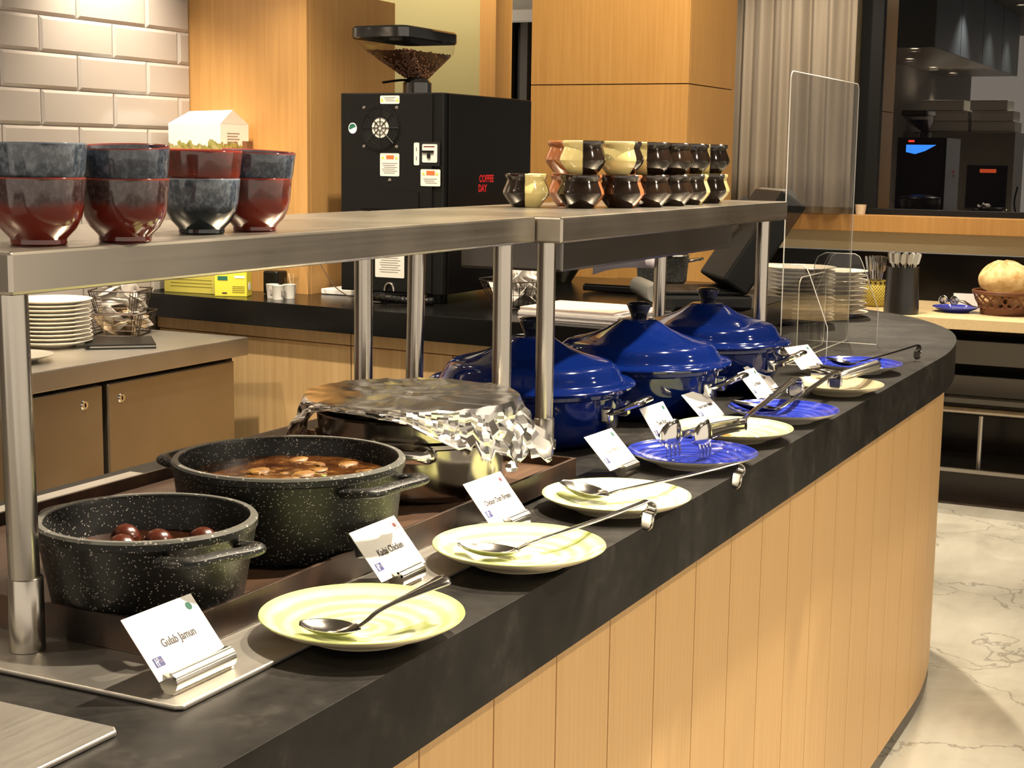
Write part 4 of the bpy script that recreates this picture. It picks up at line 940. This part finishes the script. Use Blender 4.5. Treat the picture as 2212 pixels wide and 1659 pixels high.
# scoop with ribbed handle
t = thing('serving_scoop','steel scoop with a thick ribbed handle on the plain cream plate','scoop',(0,0,0))
a, b = Vector((3.655,.975,.964)), Vector((3.640,.905,.964)); c = Vector((3.79,.848,.980))
G().tube([a, a.lerp(b,.5), b],[.013,.016,.014],18).build('scoop_cup', CHROME, t)
G().tube([b.lerp(c,.0), b.lerp(c,.12), b.lerp(c,.95), c],[.008,.0115,.0125,.009],16).build('ribbed_handle', ALU, t)
for k in range(8):
    q = 2*pi*k/8; d = (c-b).normalized(); s_ = d.cross(Vector((0,0,1))).normalized(); u_ = s_.cross(d); o_ = s_*cos(q)*.0122+u_*sin(q)*.0122
    G().cyl(tuple(b.lerp(c,.15)+o_), tuple(b.lerp(c,.92)+o_), .0016, 6).build('rib', ALU, t)
G().box(-.03,-.006,0,.03,.006,.006,Matrix.Translation((3.70,.90,.952)) @ Matrix.Rotation(-.4,4,'Z')).build('lever', CREAMC, t, bevel=.001)
# slotted tongs on the blue plate
t = thing('serving_tongs','steel tongs with slotted spade ends on the nearest blue plate','tongs',(0,0,0))
def tong_half(c, end, dz):
    c, end = Vector(c), Vector(end); d = (end-c); d.z = 0; d.normalize(); nrm = Vector((d.y,-d.x,0))
    if nrm.y > 0: nrm = -nrm
    rows = []
    for i in range(11):                                   # rounded spade standing on edge
        u = -1+2*i/10; hw = .037*math.sqrt(max(.02,1-u*u*.96))
        rows.append([tuple(c+d*.034*u+Vector((0,0,hw*(1.0 if v > 0 else .35)*v))+nrm*(-.012*(u*u+v*v*.6)+.010)) for v in [-1+2*k/8 for k in range(9)]])
    G().grid(rows).build('spade', SPOON, t, solid=.0014, fix=False)
    for k in range(4):
        q = c+d*(.034*(-.62+.38*k))+Vector((0,0,-.006)); G().tube([q, q+Vector((0,0,-.017))+nrm*.004, q+Vector((0,0,-.028))+nrm*.003],[.0030,.0028,.0014],6).build('tine', SPOON, t)
    P = catmull([c+d*.020+Vector((0,0,.002)), c+d*.045+Vector((0,0,.004)), c.lerp(end,.6)+Vector((0,0,.004)), end],6)
    ribbon(P, [.0075]*len(P), [.0012]*len(P), up=tuple(nrm), n=5).build('arm', SPOON, t, solid=.0016, fix=False)
tong_half((2.625,.958,.969),(2.835,.898,.974),0)
tong_half((2.668,.912,.966),(2.835,.884,.966),0)
G().tube(catmull([(2.833,.899,.974),(2.850,.890,.971),(2.833,.883,.966)],6), .004, 8, flat=(.0016,.0078)).build('spring_bend', SPOON, t)
# tongs and dark pad lying beside the screen
t = thing('grill_tongs','long steel rod tongs lying under the clear screen','tongs',(0,0,0))
for k, dy in enumerate((0,.022)): G().tube(catmull([(4.30,1.30+dy,.926),(4.28,1.22+dy,.932),(4.26,1.13+dy*.7,.930),(4.23,1.085+dy*.5,.925)],6),.0042,8).build('rod', CHROME, t)
t = G().box(-.06,-.05,0,.06,.05,.02).build('card_terminal', BLACKP, loc=(4.42,1.33,.9205), rot=(0,0,.4), bevel=.005); tag(t,'small black block behind the clear screen feet','terminal')

# ------------------------------------------------------------------ name cards in holders
def card(words, a, ang, dot, holder, z, label, ink=INK, size=.0135, w=.113, h=.076, lean=50, logo=True, sq=.8):
    ph = R(lean); x = Vector((cos(ang), sin(ang), 0)); y = Vector((-sin(ang)*cos(ph), cos(ang)*cos(ph), sin(ph)))
    M = frame(a, x, y)
    t = thing('name_card', label, 'card', mat=M)
    G().box(0,0,-.0004,w,h,.0004).build('card_sheet', PAPER, t, smooth=False)
    if words: text(words, size, ink, t, Matrix.Translation((w*.53,h*.47,.0006)), sq, bold=.00022)
    c = (w*.88,h*.84,.0005)
    if dot == 'g': G().disc(c,.0048,20).build('green_dot', GREEN, t)
    if dot == 'r':
        G().disc(c,.0036,20).build('red_dot', RED, t)
        g = G(); 
        for q in ((-1,-1,1,-1),(1,-1,1,1),(-1,1,1,1),(-1,-1,-1,1)):
            x0,y0,x1,y1 = [v*.0058 for v in q]; g.box(c[0]+min(x0,x1)-.0003,c[1]+min(y0,y1)-.0003,.0005,c[0]+max(x0,x1)+.0003,c[1]+max(y0,y1)+.0003,.0007)
        g.build('dot_frame', REDL, t, smooth=False)
    if logo:
        l = G().box(.008,.014,.0005,.022,.025,.0007).build('logo_panel', NAVY, t, smooth=False)
        g = G()
        for k, xx in enumerate((.0105,.0130)): g.box(xx,.0150,.0008,xx+.0008,.0240,.0009,Matrix.Translation((.019,0,0)) @ Matrix.Shear('XZ',4,(0,0)) @ Matrix.Translation((-.019,0,0)))
        g.tube([(.0095,.0185,.0009),(.012,.0198,.0009),(.0155,.0205,.0009),(.0150,.0240,.0009)],.00045,5)
        g.build('logo_strokes', WHITE, l, smooth=False)
        for yy in (.0205,.0185): G().box(.0165,yy,.0008,.0210,yy+.0006,.0009).build('logo_line', INKP, l, smooth=False)
    if holder:
        hl, off = holder; cx = Vector(a)+x*off
        H = thing('card_holder', 'satin metal holder under the %s' % (words+' card' if ink is INK and words else ('faded card beside the dark tray' if words else 'blank card by the farthest casserole')), 'card holder', (cx.x,cx.y,z), ang, 'card holders')
        r = .0115; n = 14; P = [(r*cos(R(q)), r*sin(R(q))+r) for q in range(-62,243,19)]
        pr = [(-.0075,0),(.0075,0)]+[(px,py) for px,py in P if py > .0008]
        m = frame((0,-.004,0),(0,1,0),(0,0,1)) 
        G().prism(pr, 0, hl, m).build('holder_body', ALU, H, ang=30)
        for dy, zz in ((-.0085,.0185),(-.003,.0225)): G().cyl((.0,dy-.004,zz-.001),(hl,dy-.004,zz-.001),.0022,8).build('lip', ALU, H)
    return t
z1 = .9262
card('Gulab Jamun',(1.193,.985,.9415),-.01,'g',(.100,.010),z1,'white name card reading Gulab Jamun with a green dot')
card('Kadai Chicken',(1.621,.978,.9415),0,'r',(.058,.030),z1,'white name card reading Kadai Chicken with a red dot')
card('Chicken Dum Biryani',(1.951,.990,.9415),-.04,'r',(.058,.040),z1,'white name card reading Chicken Dum Biryani with a red dot',size=.0125,sq=.72)
card('Aloo Matar',(2.437,1.004,.9365),-.05,'g',(.058,.035),.9205,'white name card with faded lettering between the dark tray and the first blue plate',ink=INKP,lean=46)
card('Tawa Roti',(2.742,1.030,.9345),-.05,'g',None,.92,'white name card reading Tawa Roti behind the blue tongs plate',lean=56)
card('Paneer Butter Masala',(3.012,1.030,.9345),-.06,'g',None,.92,'white name card reading Paneer Butter Masala behind the stained pale plate',size=.012,sq=.72,lean=44)
card('Dal Masala',(3.375,1.028,.9345),-.03,'g',None,.92,'white name card reading Dal Masala behind the second blue plate',lean=48)
card('Jeera Rice',(3.475,1.046,.9345),-.03,'g',None,.92,'white name card reading Jeera Rice tucked behind the Dal Masala card',lean=48)
card('',(3.905,1.075,.9365),-.30,'g',(.05,.03),.9205,'blank looking white name card in front of the farthest casserole handle',logo=False,lean=44)
for (x,y),wd in (((2.77,1.028),'Tawa Roti'),((3.04,1.028),'Paneer Butter Masala'),((3.40,1.026),'Dal Masala'),((3.50,1.044),'Jeera Rice')):
    H = thing('card_holder','low satin metal holder under the %s card' % wd,'card holder',(x,y,.9205),0,'card holders hidden by plates')
    G().prism([(-.0075,0),(.0075,0),(.009,.008),(.004,.0135),(-.009,.0135),(-.011,.006)],0,.05,frame((0,-.003,0),(0,1,0),(0,0,1))).build('holder_body', ALU, H)

# ------------------------------------------------------------------ clear screens
def panel(name, label, poly, m, th=.004):
    t = thing(name, label, 'screen', mat=m)
    G().prism(poly, -th/2, th/2).build('sheet', ACRYL, t, smooth=False)
    P = [Vector((x,y,0)) for x,y in poly]
    G().tube(P, th*.30, 6, True, flat=None).build('lit_edge', ACEDGE, t)
    return t
def rr2(x0,y0,x1,y1,r): return [(q[0]+(x0+x1)/2, q[1]+(y0+y1)/2) for q in rrect(x1-x0,y1-y0,r,4)]
panel('clear_screen','tall clear acrylic sneeze screen standing on the counter',rr2(4.03,.9215,4.775,1.715,.022),frame((0,1.17,0),(1,0,0),(0,0,1)),.005)
FT = [(-.10,.9215),(.11,.9215),(.11,1.03),(.055,1.17),(.045,1.19),(.03,1.198),(-.06,1.198),(-.085,1.185),(-.095,1.16)]
panel('screen_foot','clear trapezoid acrylic foot under the far end of the tall screen',[(-q[0],q[1]) for q in FT][::-1],frame((4.70,1.17,0),(0,1,0),(0,0,1)))
panel('screen_foot','clear trapezoid acrylic foot under the near end of the tall screen',[(-q[0],q[1]) for q in FT][::-1],frame((4.10,1.17,0),(0,1,0),(0,0,1)))
panel('menu_stand','small clear acrylic panel with rounded corners beside the tall screen',rr2(4.32,.9215,4.62,1.145,.03),frame((0,1.205,0),(1,0,0),(0,0,1)),.006)

# ------------------------------------------------------------------ far table things
YJ = mat('yellow_lattice', (.48,.38,.06), .4); v = coords(YJ)
_s = nd(YJ,'ShaderNodeSeparateXYZ'); lk(YJ, v, _s.inputs[0]); _a = mth(YJ,'ARCTAN2', _s.outputs[1], _s.outputs[0])
_p = mth(YJ,'SINE', mth(YJ,'ADD', mth(YJ,'MULTIPLY', _a, 14), mth(YJ,'MULTIPLY', _s.outputs[2], 190))); _q = mth(YJ,'SINE', mth(YJ,'SUBTRACT', mth(YJ,'MULTIPLY', _a, 14), mth(YJ,'MULTIPLY', _s.outputs[2], 190)))
_m = mth(YJ,'MAXIMUM', mth(YJ,'ABSOLUTE',_p), mth(YJ,'ABSOLUTE',_q)); lk(YJ, ramp(YJ, _m, [(.55,(.10,.07,.01)),(.85,(.50,.40,.06))]), bsdf(YJ).inputs['Base Color'])
bump(YJ, _m, .6, .004)
t = thing('cutlery_jar','yellow lattice jar full of cutlery on the ledge table','jar',(7.78,1.775,.7525))
G().lathe([(0,0),(.052,0),(.066,.02),(.070,.055),(.064,.10),(.056,.112),(.060,.132),(.056,.132),(.052,.11),(.06,.055),(.05,.008),(0,.008)], 40, cap=False).build('jar_body', YJ, t)
for k in range(14): G().box(-.004,-.001,-.005,.004,.0015,.005,Matrix.Rotation(2*pi*k/14,4,'Z') @ Matrix.Translation((0,.0592,.121))).build('jar_dot', BLACK, t, smooth=False)
t = thing('utensil_canister','tall matt black canister holding spoons at the table front','canister',(7.47,1.575,.7525))
G().lathe([(0,0),(.082,0),(.084,.03),(.080,.10),(.076,.22),(.077,.226),(.073,.226),(.072,.1),(.075,.01),(0,.01)], 40, cap=False).build('canister_body', mat('canister_black', (.010,.010,.010), .35), t)
hm = G().tube([(0,0,0),(0,0,.12),(.001,0,.19),(.004,0,.215)],.0022,8,flat=None); hm.add(*[(q.v,q.f) for q in [G().prism(rrect(.013,.075,.006,3),-.001,.001,frame((.003,0,.205),(0,1,0),(0,0,1)))]][0]); hm = hm.mesh('fork'); hm.materials.append(SPOON)
sm_ = G().tube([(0,0,0),(0,0,.18)],.0022,8); sm_.add(*(lambda q:(q.v,q.f))(G().prism(rrect(.024,.055,.010,4),-.001,.001,frame((0,0,.205),(0,1,0),(0,0,1))))); sm_ = sm_.mesh('spoon'); sm_.materials.append(ALU)
for k in range(22):
    a = random.uniform(0,2*pi); r = random.uniform(0,.035); o = bpy.data.objects.new('table_fork', hm); COL.objects.link(o)
    o.location = (7.78+r*.6*cos(a),1.775+r*.6*sin(a),.766); o.rotation_euler = (random.uniform(-.16,.16)-r*sin(a)*5, r*cos(a)*5+random.uniform(-.05,.05), random.uniform(0,6)*0+R(-20))
    tag(o,'steel fork standing in the yellow lattice jar','fork','forks in the yellow jar')
for k in range(13):
    a = 2*pi*k/13; r = .045; o = bpy.data.objects.new('table_spoon', sm_); COL.objects.link(o)
    o.location = (7.47+r*.5*cos(a),1.575+r*.5*sin(a),.82); o.rotation_euler = (-.22*sin(a)+.03, .22*cos(a), R(15)+a*.1)
    tag(o,'steel spoon standing in the tall black canister','spoon','spoons in the black canister')
t = dish('small blue plate holding tongs on the ledge table',7.72,1.36,.7525,BLUEP,r=.112,back=BLUEP)
t = thing('serving_tongs','steel bread tongs lying on the small blue plate at the ledge table','tongs',(0,0,0))
for k in (0,1): G().tube(catmull([(7.70,1.41-.05*k,.805),(7.68,1.36-.04*k,.812),(7.66,1.27,.79),(7.65,1.20,.782)],6),.008,8,flat=(.011,.0015)).build('arm', SPOON, t)
for k in (0,1): G().lathe([(0,.004),(.018,.002),(.024,0)],16,frame((7.70,1.42-.055*k,.808),(.3,1,0),(.2,0,1)),cap=False).build('spade', SPOON, t, solid=.0015)
card('', (7.84,1.395,.765), -1.45, None, None, .75, 'small white card behind the blue plate on the ledge table', w=.13,h=.08,lean=75,logo=False)
for b in [o for o in bpy.data.objects if o.name.startswith('name_card')][-1:]: b.location = (7.86,1.40,.7535)
# bread basket
BASK = mat('brown_wicker', (.13,.045,.015), .5); v = coords(BASK,(40,40,160)); bump(BASK, noise_tex(BASK, v, 1, 3), .5, .003)
t = thing('bread_basket','brown woven basket of flatbreads on the ledge table','basket',(7.72,1.13,.7525))
G().lathe([(0,0),(.105,0),(.112,.01),(.116,.035),(.110,.036),(.104,.012),(0,.01)], 48, cap=False).build('basket_base', BASK, t)
NB = 18
for k in range(NB):
    for s in (-1,1):
        P = []
        for q in range(7):
            u = q/6; a = 2*pi*k/NB+s*u*.62; r = .114+.034*u+ (.003 if s>0 else 0); P.append((r*cos(a), r*sin(a), .030+.075*u))
        G().tube(P,.004,6,flat=(.0022,.0055)).build('weave_strand', BASK, t)
for zz, r in ((.105,.150),(.113,.151),(.036,.118)): G().tube([(r*cos(2*pi*i/40), r*sin(2*pi*i/40), zz) for i in range(40)],.006,8,True).build('rim_coil', BASK, t)
BRD = mat('puffed_bread', (.72,.50,.22), .6); v = coords(BRD); lk(BRD, ramp(BRD, noise_tex(BRD, v, 26, 4), [(.3,(.52,.29,.09)),(.6,(.78,.60,.30))]), bsdf(BRD).inputs['Base Color'])
for k, (dx,dy,dz,s,w) in enumerate(((0,0,.172,.136,'on top'),(.01,-.062,.062,.062,'right below the top one'),(-.01,.062,.062,.062,'left below the top one'))):
    rows = [[((s*sin(pi*i/9)*cos(2*pi*j/24))*(1+.22*noise.noise(Vector((i*.6,j*.5,k)))), (s*sin(pi*i/9)*sin(2*pi*j/24))*(1+.12*noise.noise(Vector((i*.6,j*.5,k+3)))), s*.62*cos(pi*i/9)*(1+.45*noise.noise(Vector((i*.5,j*.4,k+9))))) for j in range(24)] for i in range(10)]
    o = G().grid(rows,True).build('flatbread', BRD, loc=(7.72+dx,1.13+dy,.7525+dz), sub=1); tag(o,'puffed golden flatbread in the woven basket, %s' % w,'bread','flatbreads in the basket')
# small things on the window sill
for k, y in enumerate((1.96,2.22)):
    t = G().lathe([(0,0),(.024,0),(.030,.052),(.028,.052),(.022,.003),(0,.003)],24,cap=False).build('sill_cup', mat('pale_frosted_cup',(.6,.45,.3),.4) if k==0 else bpy.data.materials['pale_frosted_cup'], loc=(8.16,y,1.2005)); tag(t,'small frosted cup on the window sill, %s' % ('right of the notice','left of the notice')[k],'cup')
t = G().box(-.001,-.06,0,.001,.06,.055).build('sill_notice', PAPER, loc=(8.155,2.10,1.2005), rot=(.0,-.3,-.2)); tag(t,'white notice card on the wooden window sill','card')
